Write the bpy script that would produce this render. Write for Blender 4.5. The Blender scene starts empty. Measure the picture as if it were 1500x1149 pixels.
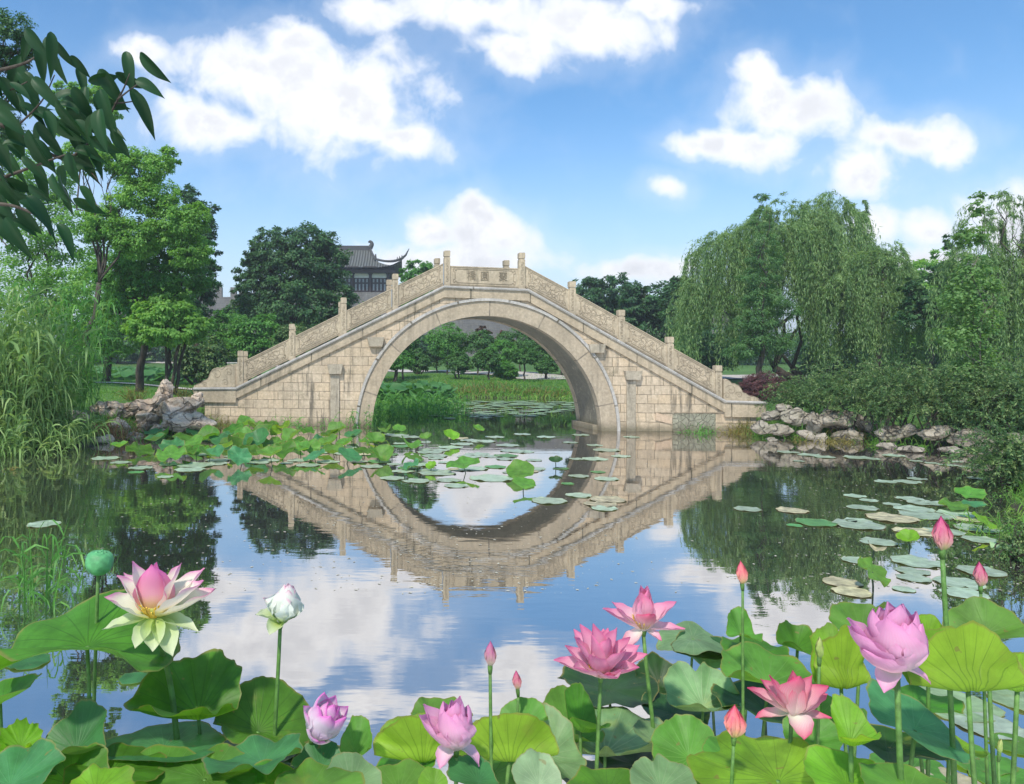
import bpy, bmesh, math, random
import numpy as np
from mathutils import Vector, Matrix
SC = bpy.context.scene
COL = SC.collection
R = math.radians

# ------------------------------------------------------------------ camera, sky, sun, exposure
F, CX, CY, CAMZ, ROLL = 1083.0, 600.0, 525.0, 2.0, 0.004
_c, _s = math.cos(ROLL), math.sin(ROLL)
cam = bpy.data.objects.new('camera', bpy.data.cameras.new('camera'))
COL.objects.link(cam)
cam.matrix_world = Matrix(((_c, -_s, 0, 0), (0, 0, -1, 0), (_s, _c, 0, CAMZ), (0, 0, 0, 1)))
cam.data.sensor_width = 36; cam.data.lens = F/1500*36
cam.data.shift_x = (750-CX)/1500; cam.data.shift_y = -(574.5-CY)/1500
cam.data.clip_start = 0.05; cam.data.clip_end = 3000
SC.camera = cam

def ray(px, py):
    a, b = px-CX, CY-py
    return np.array([(a*_c-b*_s)/F, 1.0, (a*_s+b*_c)/F])
def at(px, py, Y):
    d = ray(px, py); return np.array([d[0]*Y, Y, CAMZ+d[2]*Y])
def wat(px, py, z=0.0):
    d = ray(px, py); t = (z-CAMZ)/d[2]; return np.array([d[0]*t, t, z])

SUN_EL, SUN_AZ = R(52), R(205)      # azimuth measured clockwise from +Y: behind the camera, a little left
world = bpy.data.worlds.new('World'); SC.world = world; world.use_nodes = True

class NT:
    """small helper for node trees"""
    def __init__(s, tree): s.t = tree; s.n = tree.nodes; s.l = tree.links
    def new(s, typ, **kw):
        n = s.n.new(typ)
        for k, v in kw.items(): setattr(n, k, v)
        return n
    def put(s, sock, v):
        if isinstance(v, bpy.types.NodeSocket): s.l.new(v, sock)
        elif v is not None: sock.default_value = v
    def m(s, op, a, b=None, c=None, clamp=False):
        n = s.new('ShaderNodeMath', operation=op, use_clamp=clamp)
        s.put(n.inputs[0], a); s.put(n.inputs[1], b); s.put(n.inputs[2], c)
        return n.outputs[0]
    def vm(s, op, a, b=None, out=0):
        n = s.new('ShaderNodeVectorMath', operation=op)
        s.put(n.inputs[0], a); s.put(n.inputs[1], b)
        return n.outputs[out]
    def noise(s, vec, scale, detail=4, rough=.5, dist=0, out='Fac'):
        n = s.new('ShaderNodeTexNoise'); s.put(n.inputs['Vector'], vec)
        n.inputs['Scale'].default_value = scale; n.inputs['Detail'].default_value = detail
        n.inputs['Roughness'].default_value = rough; n.inputs['Distortion'].default_value = dist
        return n.outputs[out]
    def mapr(s, v, a, b, c=0., d=1., smooth=True):
        n = s.new('ShaderNodeMapRange'); n.interpolation_type = 'SMOOTHSTEP' if smooth else 'LINEAR'
        s.put(n.inputs[0], v)
        for i, x in enumerate((a, b, c, d)): s.put(n.inputs[1+i], x)
        return n.outputs[0]
    def mix(s, f, a, b, mode='MIX'):
        n = s.new('ShaderNodeMix', data_type='RGBA', blend_type=mode)
        n.clamp_factor = True
        s.put(n.inputs[0], f)
        s.put(n.inputs[6], a if not isinstance(a, tuple) else (*a[:3], 1)); s.put(n.inputs[7], b if not isinstance(b, tuple) else (*b[:3], 1))
        return n.outputs[2]
    def ramp(s, v, stops):
        n = s.new('ShaderNodeValToRGB'); s.put(n.inputs[0], v)
        e = n.color_ramp.elements
        while len(e) < len(stops): e.new(.5)
        for i, (p, c) in enumerate(stops): e[i].position = p; e[i].color = (*c, 1)
        return n.outputs[0]
    def bump(s, h, strength=.3, dist=.02):
        n = s.new('ShaderNodeBump'); n.inputs['Strength'].default_value = strength; n.inputs['Distance'].default_value = dist
        s.put(n.inputs['Height'], h); return n.outputs[0]

SKY_STR = 0.10
def build_world():
    w = NT(world.node_tree)
    for n in list(w.n): w.n.remove(n)
    sky = w.new('ShaderNodeTexSky', sky_type='NISHITA')
    sky.sun_disc = False; sky.sun_elevation = SUN_EL; sky.sun_rotation = SUN_AZ
    sky.air_density = 1.0; sky.dust_density = 0.6; sky.ozone_density = 2.0
    d = w.new('ShaderNodeTexCoord').outputs['Generated']
    sp = w.new('ShaderNodeSeparateXYZ'); w.put(sp.inputs[0], d)
    x, y, z = sp.outputs
    yy = w.m('MAXIMUM', y, .06)
    u0 = w.m('DIVIDE', x, yy); v0 = w.m('DIVIDE', z, yy)
    cb = w.new('ShaderNodeCombineXYZ'); w.put(cb.inputs[0], u0); w.put(cb.inputs[1], v0)
    uv = cb.outputs[0]
    warp = w.new('ShaderNodeTexNoise'); w.put(warp.inputs['Vector'], uv); warp.inputs['Scale'].default_value = 9; warp.inputs['Detail'].default_value = 3
    wv = w.vm('SUBTRACT', warp.outputs['Color'], (.5, .5, .5))
    sc = w.new('ShaderNodeVectorMath', operation='SCALE'); w.put(sc.inputs[0], wv); sc.inputs['Scale'].default_value = .055
    uvw = w.vm('ADD', uv, sc.outputs[0])
    su = w.new('ShaderNodeSeparateXYZ'); w.put(su.inputs[0], uvw); u, v = su.outputs[0], su.outputs[1]
    blobs = [(400,105,150,62),(500,150,135,85),(300,175,95,40),(430,55,60,30),(205,72,34,26),(590,205,70,38),(535,20,60,34),
             (700,15,120,40),(760,70,85,36),(860,35,120,48),(960,8,60,24),
             (1125,150,66,54),(1112,105,34,28),(1180,160,62,52),(1040,215,62,26),(1100,210,82,30),
             (1268,240,62,38),(1340,195,82,26),(1400,205,40,28),(1285,195,40,24),(980,280,34,20),
             (690,335,75,46),(690,302,30,24),(640,340,44,28),(742,355,50,40),(660,385,150,32),(940,397,90,20),
             (1360,335,46,36),(1275,330,42,36),(1350,385,150,44),(1480,330,90,60),
             (300,-120,260,60),(760,-110,240,60),(1180,-190,240,70),(500,-290,420,70),(100,-250,200,60)]  # last row: unseen clouds above the view, added to whiten the water's reflection
    best = None
    for (px, py, rx, ry) in blobs:
        cu, cv = (px-CX)/F, (CY-py)/F
        a = w.m('MULTIPLY', w.m('SUBTRACT', u, cu), F/rx)
        b = w.m('MULTIPLY', w.m('SUBTRACT', v, cv), F/ry)
        q = w.m('MULTIPLY_ADD', a, a, w.m('MULTIPLY', b, b))
        g = w.m('SUBTRACT', 1.0, w.m('SQRT', q))
        best = g if best is None else w.m('SMOOTH_MAX', best, g, .25)
    best = w.m('MAXIMUM', best, -1.2)
    fb = w.noise(uv, 16, 9, .56, .3)
    dens = w.m('MULTIPLY_ADD', w.m('SUBTRACT', fb, .5), 2.0, best)
    cl = w.m('MAXIMUM', w.mapr(dens, -.40, .6), w.m('MULTIPLY', w.mapr(dens, -1.2, .1), .17))
    # clouds all round behind the camera
    fb2 = w.noise(d, 2.2, 7, .6)
    back = w.m('MULTIPLY', w.mapr(fb2, .5, .68), w.mapr(y, .25, -.1))
    cl = w.m('MAXIMUM', cl, w.m('MULTIPLY', back, .8))
    # thin high veil, whiter towards the horizon
    el = z
    veil = w.mapr(el, .36, .02, 0.0, 1.0, smooth=False)
    veil = w.m('POWER', veil, 2.0)
    side = w.m('MULTIPLY', w.mapr(u, -.28, -.5), w.mapr(v, .5, .05))
    veil = w.m('MAXIMUM', w.m('MULTIPLY', veil, 1.0), w.m('MULTIPLY', side, .75))
    base = w.mix(1.0, sky.outputs[0], (0.78, 1.2, 1.42), 'MULTIPLY')
    wh = (6.6, 7.2, 8.0)
    base = w.mix(veil, base, wh)
    shade = w.noise(w.vm('ADD', uv, (.013, -.03, 0)), 17, 7, .6)
    body = w.mapr(dens, .05, .95)
    ccol = w.mix(w.m('MULTIPLY', w.mapr(shade, .36, .6), body), (8.3, 8.4, 8.7), (6.5, 6.65, 7.05))
    col = w.mix(cl, base, ccol)
    bg = w.new('ShaderNodeBackground'); w.put(bg.inputs[0], col); bg.inputs[1].default_value = SKY_STR
    out = w.new('ShaderNodeOutputWorld'); w.l.new(bg.outputs[0], out.inputs[0])
build_world()
world.cycles.sampling_method = 'MANUAL'; world.cycles.sample_map_resolution = 512
sun = bpy.data.objects.new('sun', bpy.data.lights.new('sun', 'SUN')); COL.objects.link(sun)
sun.data.energy = 3.0; sun.data.angle = R(3); sun.data.color = (1, .92, .79)
sd = Vector((math.sin(SUN_AZ)*math.cos(SUN_EL), math.cos(SUN_AZ)*math.cos(SUN_EL), math.sin(SUN_EL)))
sun.rotation_euler = sd.to_track_quat('Z', 'Y').to_euler()
vs = SC.view_settings; vs.view_transform = 'Standard'; vs.look = 'None'; vs.gamma = 1; vs.use_curve_mapping = False
vs.exposure = 0.52
SC.cycles.max_bounces = 8; SC.cycles.transparent_max_bounces = 8; SC.cycles.diffuse_bounces = 3; SC.cycles.glossy_bounces = 4

# ------------------------------------------------------------------ helpers
def tag(o, label=None, cat=None, group=None, kind=None):
    if label: o['label'] = label
    if cat: o['category'] = cat
    if group: o['group'] = group
    if kind: o['kind'] = kind
    return o
def empty(name, loc, label, cat, group=None):
    o = bpy.data.objects.new(name, None); COL.objects.link(o); o.location = [float(q) for q in loc]; o.empty_display_size = .2
    return tag(o, label, cat, group)
class MB:
    """collects vertices and faces (world coordinates), then becomes ONE mesh object"""
    def __init__(s): s.V = []; s.Fc = []; s.UV = []; s.n = 0
    def add(s, V, Fc, uv=None):
        V = np.asarray(V, float).reshape(-1, 3)
        s.V.append(V); s.Fc.append(np.asarray(Fc, dtype=np.int64)+s.n if isinstance(Fc, np.ndarray) else [[i+s.n for i in f] for f in Fc])
        s.UV.append(np.zeros((len(V), 2)) if uv is None else np.asarray(uv, float).reshape(-1, 2))
        s.n += len(V)
    def tube(s, P, rad, sides=8, cap=True):
        P = np.asarray(P, float); n = len(P); rad = np.broadcast_to(np.asarray(rad, float), (n,))
        T = np.gradient(P, axis=0); T /= np.linalg.norm(T, axis=1)[:, None]+1e-9
        a = np.array([0, 0, 1.]) if abs(T[0][2]) < .9 else np.array([1., 0, 0])
        N = np.cross(T[0], a); N /= np.linalg.norm(N)
        V = []; uv = []; ang = np.linspace(0, 2*np.pi, sides, endpoint=False); L = 0
        for i in range(n):
            N = N-T[i]*np.dot(N, T[i]); N /= np.linalg.norm(N)+1e-9
            B = np.cross(T[i], N)
            if i: L += np.linalg.norm(P[i]-P[i-1])
            V.append(P[i]+rad[i]*(np.cos(ang)[:, None]*N+np.sin(ang)[:, None]*B)); uv += [(q/(2*np.pi), L) for q in ang]
        Fc = [[i*sides+j, i*sides+(j+1) % sides, (i+1)*sides+(j+1) % sides, (i+1)*sides+j] for i in range(n-1) for j in range(sides)]
        if cap: Fc += [list(range(sides))[::-1], [(n-1)*sides+j for j in range(sides)]]
        s.add(np.vstack(V), Fc, uv)
    def box(s, M):
        """M maps local (s,w,z) boxes: give 8 corners instead"""
        s.add(M, [[0,1,2,3],[7,6,5,4],[0,4,5,1],[1,5,6,2],[2,6,7,3],[3,7,4,0]])
    def build(s, name, mat, parent=None, loc=None, smooth=False, uv=False, fix=False):
        V = np.vstack(s.V)
        o0 = np.array(parent_world(parent)) if parent else (np.array(loc, float) if loc is not None else np.zeros(3))
        me = bpy.data.meshes.new(name)
        arr = all(isinstance(f, np.ndarray) for f in s.Fc)
        if arr and len({f.shape[1] for f in s.Fc}) == 1:
            FA = np.vstack(s.Fc); k = FA.shape[1]; nf = len(FA)
            me.vertices.add(len(V)); me.vertices.foreach_set('co', (V-o0).astype(np.float32).ravel())
            me.loops.add(nf*k); me.loops.foreach_set('vertex_index', FA.astype(np.int32).ravel())
            me.polygons.add(nf); me.polygons.foreach_set('loop_start', np.arange(0, nf*k, k, dtype=np.int32))
            me.polygons.foreach_set('loop_total', np.full(nf, k, dtype=np.int32))
            me.update(calc_edges=True)
        else:
            FL = []
            for f in s.Fc: FL += [list(map(int, q)) for q in f]
            me.from_pydata([tuple(map(float, q)) for q in (V-o0)], [], FL); me.update()
        if uv:
            U = np.vstack(s.UV); li = np.empty(len(me.loops), dtype=np.int32); me.loops.foreach_get('vertex_index', li)
            l = me.uv_layers.new(name='UVMap'); l.data.foreach_set('uv', U[li].astype(np.float32).ravel())
        if fix:
            b = bmesh.new(); b.from_mesh(me); bmesh.ops.recalc_face_normals(b, faces=b.faces); b.to_mesh(me); b.free()
        if smooth: me.polygons.foreach_set('use_smooth', np.ones(len(me.polygons), dtype=bool))
        if mat: me.materials.append(mat)
        o = bpy.data.objects.new(name, me); COL.objects.link(o)
        if parent: o.parent = parent
        else: o.location = o0
        return o
def parent_world(p):
    v = Vector((0, 0, 0))
    while p: v = v+p.location; p = p.parent
    return v
def unit(v):
    v = np.asarray(v, float); return v/(np.linalg.norm(v, axis=-1, keepdims=True)+1e-9)
def bez(P, n=10):
    """Catmull-Rom through points"""
    P = np.asarray(P, float); Q = np.vstack([2*P[0]-P[1], P, 2*P[-1]-P[-2]]); out = []
    for i in range(1, len(Q)-2):
        for t in np.linspace(0, 1, n, endpoint=False):
            a, b, c, d = Q[i-1], Q[i], Q[i+1], Q[i+2]
            out.append(.5*(2*b+(c-a)*t+(2*a-5*b+4*c-d)*t*t+(3*b-a-3*c+d)*t**3))
    out.append(P[-1]); return np.array(out)
ORD = ['first','second','third','fourth','fifth','sixth','seventh','eighth','ninth','tenth','eleventh','twelfth','thirteenth','fourteenth','fifteenth','sixteenth','seventeenth','eighteenth','nineteenth','twentieth','twenty-first','twenty-second','twenty-third','twenty-fourth','twenty-fifth','twenty-sixth']

# ------------------------------------------------------------------ materials
def mat(name): 
    m = bpy.data.materials.new(name); m.use_nodes = True; t = NT(m.node_tree)
    b = t.n['Principled BSDF']; return m, t, b
def objc(t): return t.new('ShaderNodeTexCoord').outputs['Object']
def geo_rand(t): return t.new('ShaderNodeNewGeometry').outputs['Random Per Island']

def foliage(name, dark, mid, light, trans=.35, clump=.6, rough=.55, k=1.85, zs=1., spec=.5):
    
    m, t, b = mat(name)
    dark, mid, light = [tuple(min(.9, q*k) for q in c) for c in (dark, mid, light)]; trans = min(.55, trans+.1)
    r = geo_rand(t); pos = t.new('ShaderNodeNewGeometry').outputs['Position']
    if zs != 1:
        mp = t.new('ShaderNodeMapping'); t.put(mp.inputs[0], pos); mp.inputs['Scale'].default_value = (1, 1, zs); pos = mp.outputs[0]
    n = t.noise(pos, clump, 3)
    f = t.m('ADD', t.m('MULTIPLY', r, .5), t.m('MULTIPLY', t.m('SUBTRACT', n, .25), 1.0), clamp=True)
    c = t.ramp(f, [(0., dark), (.5, mid), (1., light)])
    t.put(b.inputs['Base Color'], c); b.inputs['Roughness'].default_value = rough; b.inputs['Specular IOR Level'].default_value = spec
    tr = t.new('ShaderNodeBsdfTranslucent'); t.put(tr.inputs[0], t.mix(1., c, (1.25, 1.2, .55), 'MULTIPLY'))
    mx = t.new('ShaderNodeMixShader'); mx.inputs[0].default_value = trans
    t.l.new(b.outputs[0], mx.inputs[1]); t.l.new(tr.outputs[0], mx.inputs[2]); t.l.new(mx.outputs[0], t.n['Material Output'].inputs[0])
    return m
def g(r, gg, b): return (r, gg, b)
M = {}
M['camphor'] = foliage('camphor_leaves', g(.012,.035,.014), g(.03,.085,.028), g(.075,.16,.045), .25, .9)
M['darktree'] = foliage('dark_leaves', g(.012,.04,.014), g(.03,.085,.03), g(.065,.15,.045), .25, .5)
M['green'] = foliage('green_leaves', g(.03,.09,.02), g(.065,.18,.035), g(.13,.28,.06), .35, .8)
M['lime'] = foliage('lime_leaves', g(.045,.12,.025), g(.12,.25,.055), g(.23,.37,.1), .45, .8)
M['willow'] = foliage('willow_leaves', g(.03,.07,.028), g(.11,.19,.07), g(.27,.36,.17), .4, 1.5, zs=.22)
M['redwood'] = foliage('redwood_needles', g(.025,.07,.025), g(.06,.14,.045), g(.13,.23,.08), .35, .8)
M['poplar'] = foliage('poplar_leaves', g(.06,.14,.045), g(.12,.23,.07), g(.2,.31,.12), .4, 1.2, k=1.5)
M['plum'] = foliage('orchard_leaves', g(.02,.06,.018), g(.045,.12,.03), g(.09,.19,.05), .3, .8)
M['red'] = foliage('purple_leaves', g(.035,.012,.02), g(.075,.03,.035), g(.15,.07,.055), .2, 2.)
M['redbush'] = foliage('red_leaves', g(.05,.035,.02), g(.09,.05,.03), g(.16,.09,.05), .2, 2., k=1.)
M['shrub'] = foliage('shrub_leaves', g(.012,.035,.015), g(.05,.11,.035), g(.24,.3,.12), .3, 2.6)
M['reed'] = foliage('reed_blades', g(.05,.1,.025), g(.11,.2,.06), g(.24,.31,.13), .35, 1.2)
M['greenreed'] = foliage('green_reed_blades', g(.03,.09,.02), g(.06,.18,.035), g(.14,.28,.07), .35, 1.2)
M['weed'] = foliage('yellow_weed', g(.1,.13,.03), g(.22,.2,.06), g(.34,.26,.09), .3, 3, k=1.1)
M['dryweed'] = foliage('dry_weed', g(.1,.05,.025), g(.2,.11,.055), g(.3,.2,.09), .2, 3)
M['lotusfield'] = foliage('far_lotus_leaves', g(.03,.10,.03), g(.06,.19,.05), g(.12,.27,.1), .3, 1.5, k=1.3)
M['magnolia'] = foliage('broad_leaves', g(.008,.035,.014), g(.018,.07,.025), g(.03,.1,.025), .1, 3., .5, .95, spec=.3)
M['grassblade'] = foliage('grass_blades', g(.04,.12,.02), g(.08,.2,.03), g(.2,.28,.06), .35, 1.2)

def bark(name, a, b_, sc=6):
    m, t, b = mat(name); o = t.new('ShaderNodeNewGeometry').outputs['Position']
    mp = t.new('ShaderNodeMapping'); t.put(mp.inputs[0], o); mp.inputs['Scale'].default_value = (1, 1, .25)
    n = t.noise(mp.outputs[0], sc*2, 6, .65)
    t.put(b.inputs['Base Color'], t.mix(t.mapr(n, .35, .65), a, b_)); b.inputs['Roughness'].default_value = .9
    t.put(b.inputs['Normal'], t.bump(n, .8, .04)); return m
M['bark'] = bark('bark', (.035,.027,.02), (.11,.09,.07))
M['palebark'] = bark('pale_bark', (.08,.07,.055), (.2,.18,.15))

def stone(name, c1, c2, c3, bricks=None, streak=.7, moss=.0, bumpk=.35, mortar=(.10,.085,.06), relief=False, water_stain=True):
    m, t, b = mat(name)
    uv = t.new('ShaderNodeTexCoord').outputs['UV']; pos = t.new('ShaderNodeNewGeometry').outputs['Position']
    su = t.new('ShaderNodeSeparateXYZ'); t.put(su.inputs[0], pos)
    n1 = t.noise(pos, 1.1, 5, .6); n2 = t.noise(pos, 14, 6, .7); n3 = t.noise(pos, 5, 4)
    c = t.mix(t.mapr(n1, .35, .65), c1, c2)
    c = t.mix(t.mapr(n3, .5, .8, 0, .6), c, c3)
    h = t.m('MULTIPLY', n2, .25)
    if bricks:
        bw, bh, ms = bricks
        br = t.new('ShaderNodeTexBrick')
        wn = t.new('ShaderNodeTexNoise'); t.put(wn.inputs['Vector'], uv); wn.inputs['Scale'].default_value = 1.5
        sca = t.new('ShaderNodeVectorMath', operation='SCALE'); t.put(sca.inputs[0], t.vm('SUBTRACT', wn.outputs['Color'], (.5,.5,.5))); sca.inputs['Scale'].default_value = .02
        t.put(br.inputs['Vector'], t.vm('ADD', uv, sca.outputs[0]))
        for k, v in (('Scale', 1), ('Mortar Size', ms), ('Mortar Smooth', .25), ('Brick Width', bw), ('Row Height', bh), ('Bias', 0)): br.inputs[k].default_value = v
        br.inputs['Color1'].default_value = (0, 0, 0, 1); br.inputs['Color2'].default_value = (1, 1, 1, 1); br.inputs['Mortar'].default_value = (.5, .5, .5, 1)
        br.offset_frequency = 2; br.squash = 1.35; br.squash_frequency = 3
        c = t.mix(t.m('MULTIPLY', t.m('SUBTRACT', br.outputs['Color'], .5), .6), c, t.mix(1., c, (1.22, 1.12, .98), 'MULTIPLY'))
        c = t.mix(t.m('MULTIPLY', t.m('SUBTRACT', .5, br.outputs['Color']), .3), c, t.mix(1., c, (.72, .72, .74), 'MULTIPLY'))
        mort = t.m('MULTIPLY', br.outputs['Fac'], t.mapr(n3, .3, .6, .45, 1.))
        c = t.mix(mort, c, mortar); h = t.m('SUBTRACT', h, t.m('MULTIPLY', br.outputs['Fac'], .9))
    if streak:
        mp = t.new('ShaderNodeMapping'); t.put(mp.inputs[0], pos); mp.inputs['Scale'].default_value = (2.6, 2.6, .22)
        s1 = t.noise(mp.outputs[0], 2.2, 6, .7)
        big = t.noise(pos, .55, 2)
        f = t.m('MULTIPLY', t.mapr(s1, .48, .66), t.mapr(big, .36, .58, .3, 1.))
        c = t.mix(t.m('MULTIPLY', f, streak), c, (.085, .078, .06))
        lich = t.m('MULTIPLY', t.mapr(t.noise(pos, 2.1, 7, .72), .52, .68), t.mapr(t.noise(pos, 19, 4, .7), .36, .6))
        c = t.mix(t.m('MULTIPLY', lich, streak*.75), c, (.15, .14, .085))
        pale = t.mapr(t.noise(pos, 3.7, 5, .7), .56, .74); c = t.mix(t.m('MULTIPLY', pale, .35), c, (.62, .55, .43))
    if relief:
        vv = t.new('ShaderNodeTexVoronoi', feature='DISTANCE_TO_EDGE'); t.put(vv.inputs['Vector'], t.vm('ADD', uv, t.vm('MULTIPLY', t.new('ShaderNodeTexNoise').outputs['Color'], (.12,.12,0)))); vv.inputs['Scale'].default_value = 6.5
        e = t.mapr(vv.outputs['Distance'], .0, .09)
        c = t.mix(t.m('MULTIPLY', t.m('SUBTRACT', 1., e), .3), c, (.2,.17,.12)); h = t.m('ADD', h, t.m('MULTIPLY', e, .8))
    if water_stain:
        low = t.mapr(t.m('ADD', su.outputs[2], t.m('MULTIPLY', n3, .25)), .44, .12)
        c = t.mix(t.m('MULTIPLY', low, .8), c, (.11, .1, .06))
    sp = t.mapr(n2, .35, .7, .82, 1.1)
    c = t.mix(1., c, t.new_comb(sp) if hasattr(t, 'new_comb') else c, 'MIX') if False else c
    hs = t.new('ShaderNodeHueSaturation'); t.put(hs.inputs['Color'], c); t.put(hs.inputs['Value'], sp)
    t.put(b.inputs['Base Color'], hs.outputs[0]); b.inputs['Roughness'].default_value = .85
    t.put(b.inputs['Normal'], t.bump(h, bumpk, .02))
    return m
M['block'] = stone('cream_block_stone', (.50,.405,.29), (.58,.475,.35), (.39,.325,.235), (.46, .255, .011), .85, mortar=(.2,.165,.115))
M['ring'] = stone('arch_ring_stone', (.38,.315,.23), (.45,.375,.275), (.30,.26,.195), (1.05, 9., .02), .35, mortar=(.2,.17,.13))
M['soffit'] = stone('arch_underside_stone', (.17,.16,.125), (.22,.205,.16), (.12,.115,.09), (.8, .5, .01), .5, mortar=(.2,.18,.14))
M['trim'] = stone('trim_stone', (.41,.34,.245), (.49,.405,.29), (.33,.275,.2), (1.25, 9., .02), .55)
M['edge'] = stone('grey_edge_stone', (.40,.385,.355), (.5,.48,.45), (.27,.26,.24), (.95, 9., .025), .3, water_stain=False)
M['rail'] = stone('railing_stone', (.43,.36,.26), (.52,.435,.31), (.34,.29,.21), None, .45, water_stain=False)
M['relief'] = stone('carved_railing_stone', (.45,.37,.265), (.53,.44,.315), (.36,.305,.22), None, .3, relief=True, bumpk=.9, water_stain=False)
M['carveline'] = stone('carved_groove_stone', (.27,.22,.155), (.33,.27,.19), (.2,.165,.12), None, .1, water_stain=False)
M['charline'] = stone('incised_character', (.19,.155,.105), (.23,.19,.13), (.14,.11,.08), None, .1, water_stain=False)
M['pilaster'] = stone('weathered_pilaster_stone', (.36,.315,.24), (.44,.385,.3), (.25,.22,.16), None, .7, bumpk=.8)
M['patch'] = stone('grey_rubble_patch', (.27,.27,.2), (.36,.35,.27), (.13,.14,.09), None, 1., bumpk=1., relief=True)
M['bareblock'] = stone('loose_block_stone', (.5,.38,.27), (.56,.43,.31), (.44,.33,.24), None, .2)

def rockmat(name, a, b_, c_):
    m, t, b = mat(name); pos = t.new('ShaderNodeNewGeometry').outputs['Position']
    n = t.noise(pos, 2.2, 8, .65, .6); n2 = t.noise(pos, 9, 6, .7); n3 = t.noise(pos, 1.3, 3)
    c = t.mix(t.mapr(n, .38, .62), a, b_); c = t.mix(t.mapr(n2, .52, .7, 0, .75), c, c_)
    c = t.mix(t.mapr(n3, .55, .7, 0, .45), c, (.12,.13,.06))
    t.put(b.inputs['Base Color'], c); b.inputs['Roughness'].default_value = .9
    vo = t.new('ShaderNodeTexVoronoi', feature='DISTANCE_TO_EDGE'); vo.inputs['Scale'].default_value = 1.9
    wv = t.new('ShaderNodeVectorMath', operation='SCALE'); wn = t.new('ShaderNodeTexNoise'); t.put(wn.inputs['Vector'], pos); wn.inputs['Scale'].default_value = 3; t.put(wv.inputs[0], wn.outputs['Color']); wv.inputs['Scale'].default_value = .5
    t.put(vo.inputs['Vector'], t.vm('ADD', pos, wv.outputs[0])); e = t.mapr(vo.outputs['Distance'], 0., .05)
    c = t.mix(t.m('MULTIPLY', t.m('SUBTRACT', 1., e), .4), c, (.05,.04,.03)); t.put(b.inputs['Base Color'], c)
    t.put(b.inputs['Normal'], t.bump(t.m('ADD', t.m('ADD', n, t.m('MULTIPLY', n2, .5)), t.m('MULTIPLY', e, .6)), 1., .12)); return m
M['rockwarm'] = rockmat('warm_rock', (.48,.37,.27), (.68,.57,.45), (.28,.17,.11))
M['rockgrey'] = rockmat('grey_rock', (.26,.23,.18), (.48,.43,.35), (.11,.095,.075))

def ground_mat():
    m, t, b = mat('lawn_ground'); pos = t.new('ShaderNodeNewGeometry').outputs['Position']
    n = t.noise(pos, .25, 5); n2 = t.noise(pos, 6, 6, .7); n3 = t.noise(pos, 40, 3, .7)
    c = t.mix(t.mapr(n, .35, .65), (.045,.13,.02), (.085,.2,.03)); c = t.mix(t.mapr(n2, .4, .7, 0, .7), c, (.13,.22,.05))
    c = t.mix(t.mapr(n3, .4, .7, 0, .5), c, (.03,.09,.015))
    su = t.new('ShaderNodeSeparateXYZ'); t.put(su.inputs[0], pos)
    c = t.mix(t.mapr(t.m('ADD', su.outputs[2], t.m('MULTIPLY', n2, .3)), .42, .1), c, (.055,.045,.028))
    t.put(b.inputs['Base Color'], c); b.inputs['Roughness'].default_value = .95
    t.put(b.inputs['Normal'], t.bump(n3, .6, .05)); return m
M['ground'] = ground_mat()
def water_mat():
    m, t, b = mat('pond_water'); pos = t.new('ShaderNodeNewGeometry').outputs['Position']
    mp = t.new('ShaderNodeMapping'); t.put(mp.inputs[0], pos); mp.inputs['Scale'].default_value = (.5, 1.6, 1)
    n = t.noise(mp.outputs[0], 2.2, 3, .5); n2 = t.noise(mp.outputs[0], 11, 2, .5)
    h = t.m('ADD', n, t.m('MULTIPLY', n2, .12))
    calm = t.noise(pos, .22, 2)
    bp = t.new('ShaderNodeBump'); t.put(bp.inputs['Strength'], t.mapr(calm, .35, .65, .008, .045)); bp.inputs['Distance'].default_value = .05; t.put(bp.inputs['Height'], h)
    gl = t.new('ShaderNodeBsdfGlossy'); gl.inputs['Roughness'].default_value = .0; gl.inputs['Color'].default_value = (.97,.94,.91,1); t.l.new(bp.outputs[0], gl.inputs['Normal'])
    df = t.new('ShaderNodeBsdfDiffuse'); df.inputs[0].default_value = (.045,.045,.04,1)
    fr = t.new('ShaderNodeFresnel'); fr.inputs[0].default_value = 1.33; t.l.new(bp.outputs[0], fr.inputs['Normal'])
    f = t.m('MULTIPLY_ADD', fr.outputs[0], .2, .68, clamp=True)
    mx = t.new('ShaderNodeMixShader'); t.put(mx.inputs[0], f); t.l.new(df.outputs[0], mx.inputs[1]); t.l.new(gl.outputs[0], mx.inputs[2])
    t.l.new(mx.outputs[0], t.n['Material Output'].inputs[0]); return m
M['water'] = water_mat()
def plain(name, c, rough=.8, var=.2, sc=8, metal=0):
    m, t, b = mat(name); pos = t.new('ShaderNodeNewGeometry').outputs['Position']
    n = t.noise(pos, sc, 6, .6)
    hs = t.new('ShaderNodeHueSaturation'); hs.inputs['Color'].default_value = (*c, 1); t.put(hs.inputs['Value'], t.mapr(n, .3, .7, 1-var, 1+var))
    t.put(b.inputs['Base Color'], hs.outputs[0]); b.inputs['Roughness'].default_value = rough; b.inputs['Metallic'].default_value = metal
    t.put(b.inputs['Normal'], t.bump(n, .25, .02)); return m
M['path'] = plain('pale_paving', (.5,.46,.42), .9, .12, 3)
M['darkwood'] = plain('dark_painted_wood', (.035,.022,.02), .6)
M['whitewall'] = plain('white_plaster', (.72,.72,.68), .9, .08)
M['pane'] = plain('pale_window_paper', (.42,.46,.47), .5, .15, 3)
M['steel'] = plain('galvanised_pipe', (.42,.44,.46), .4, .1, 8, .6)
M['whitestone'] = plain('white_bench_stone', (.75,.75,.73), .7, .06)
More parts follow.
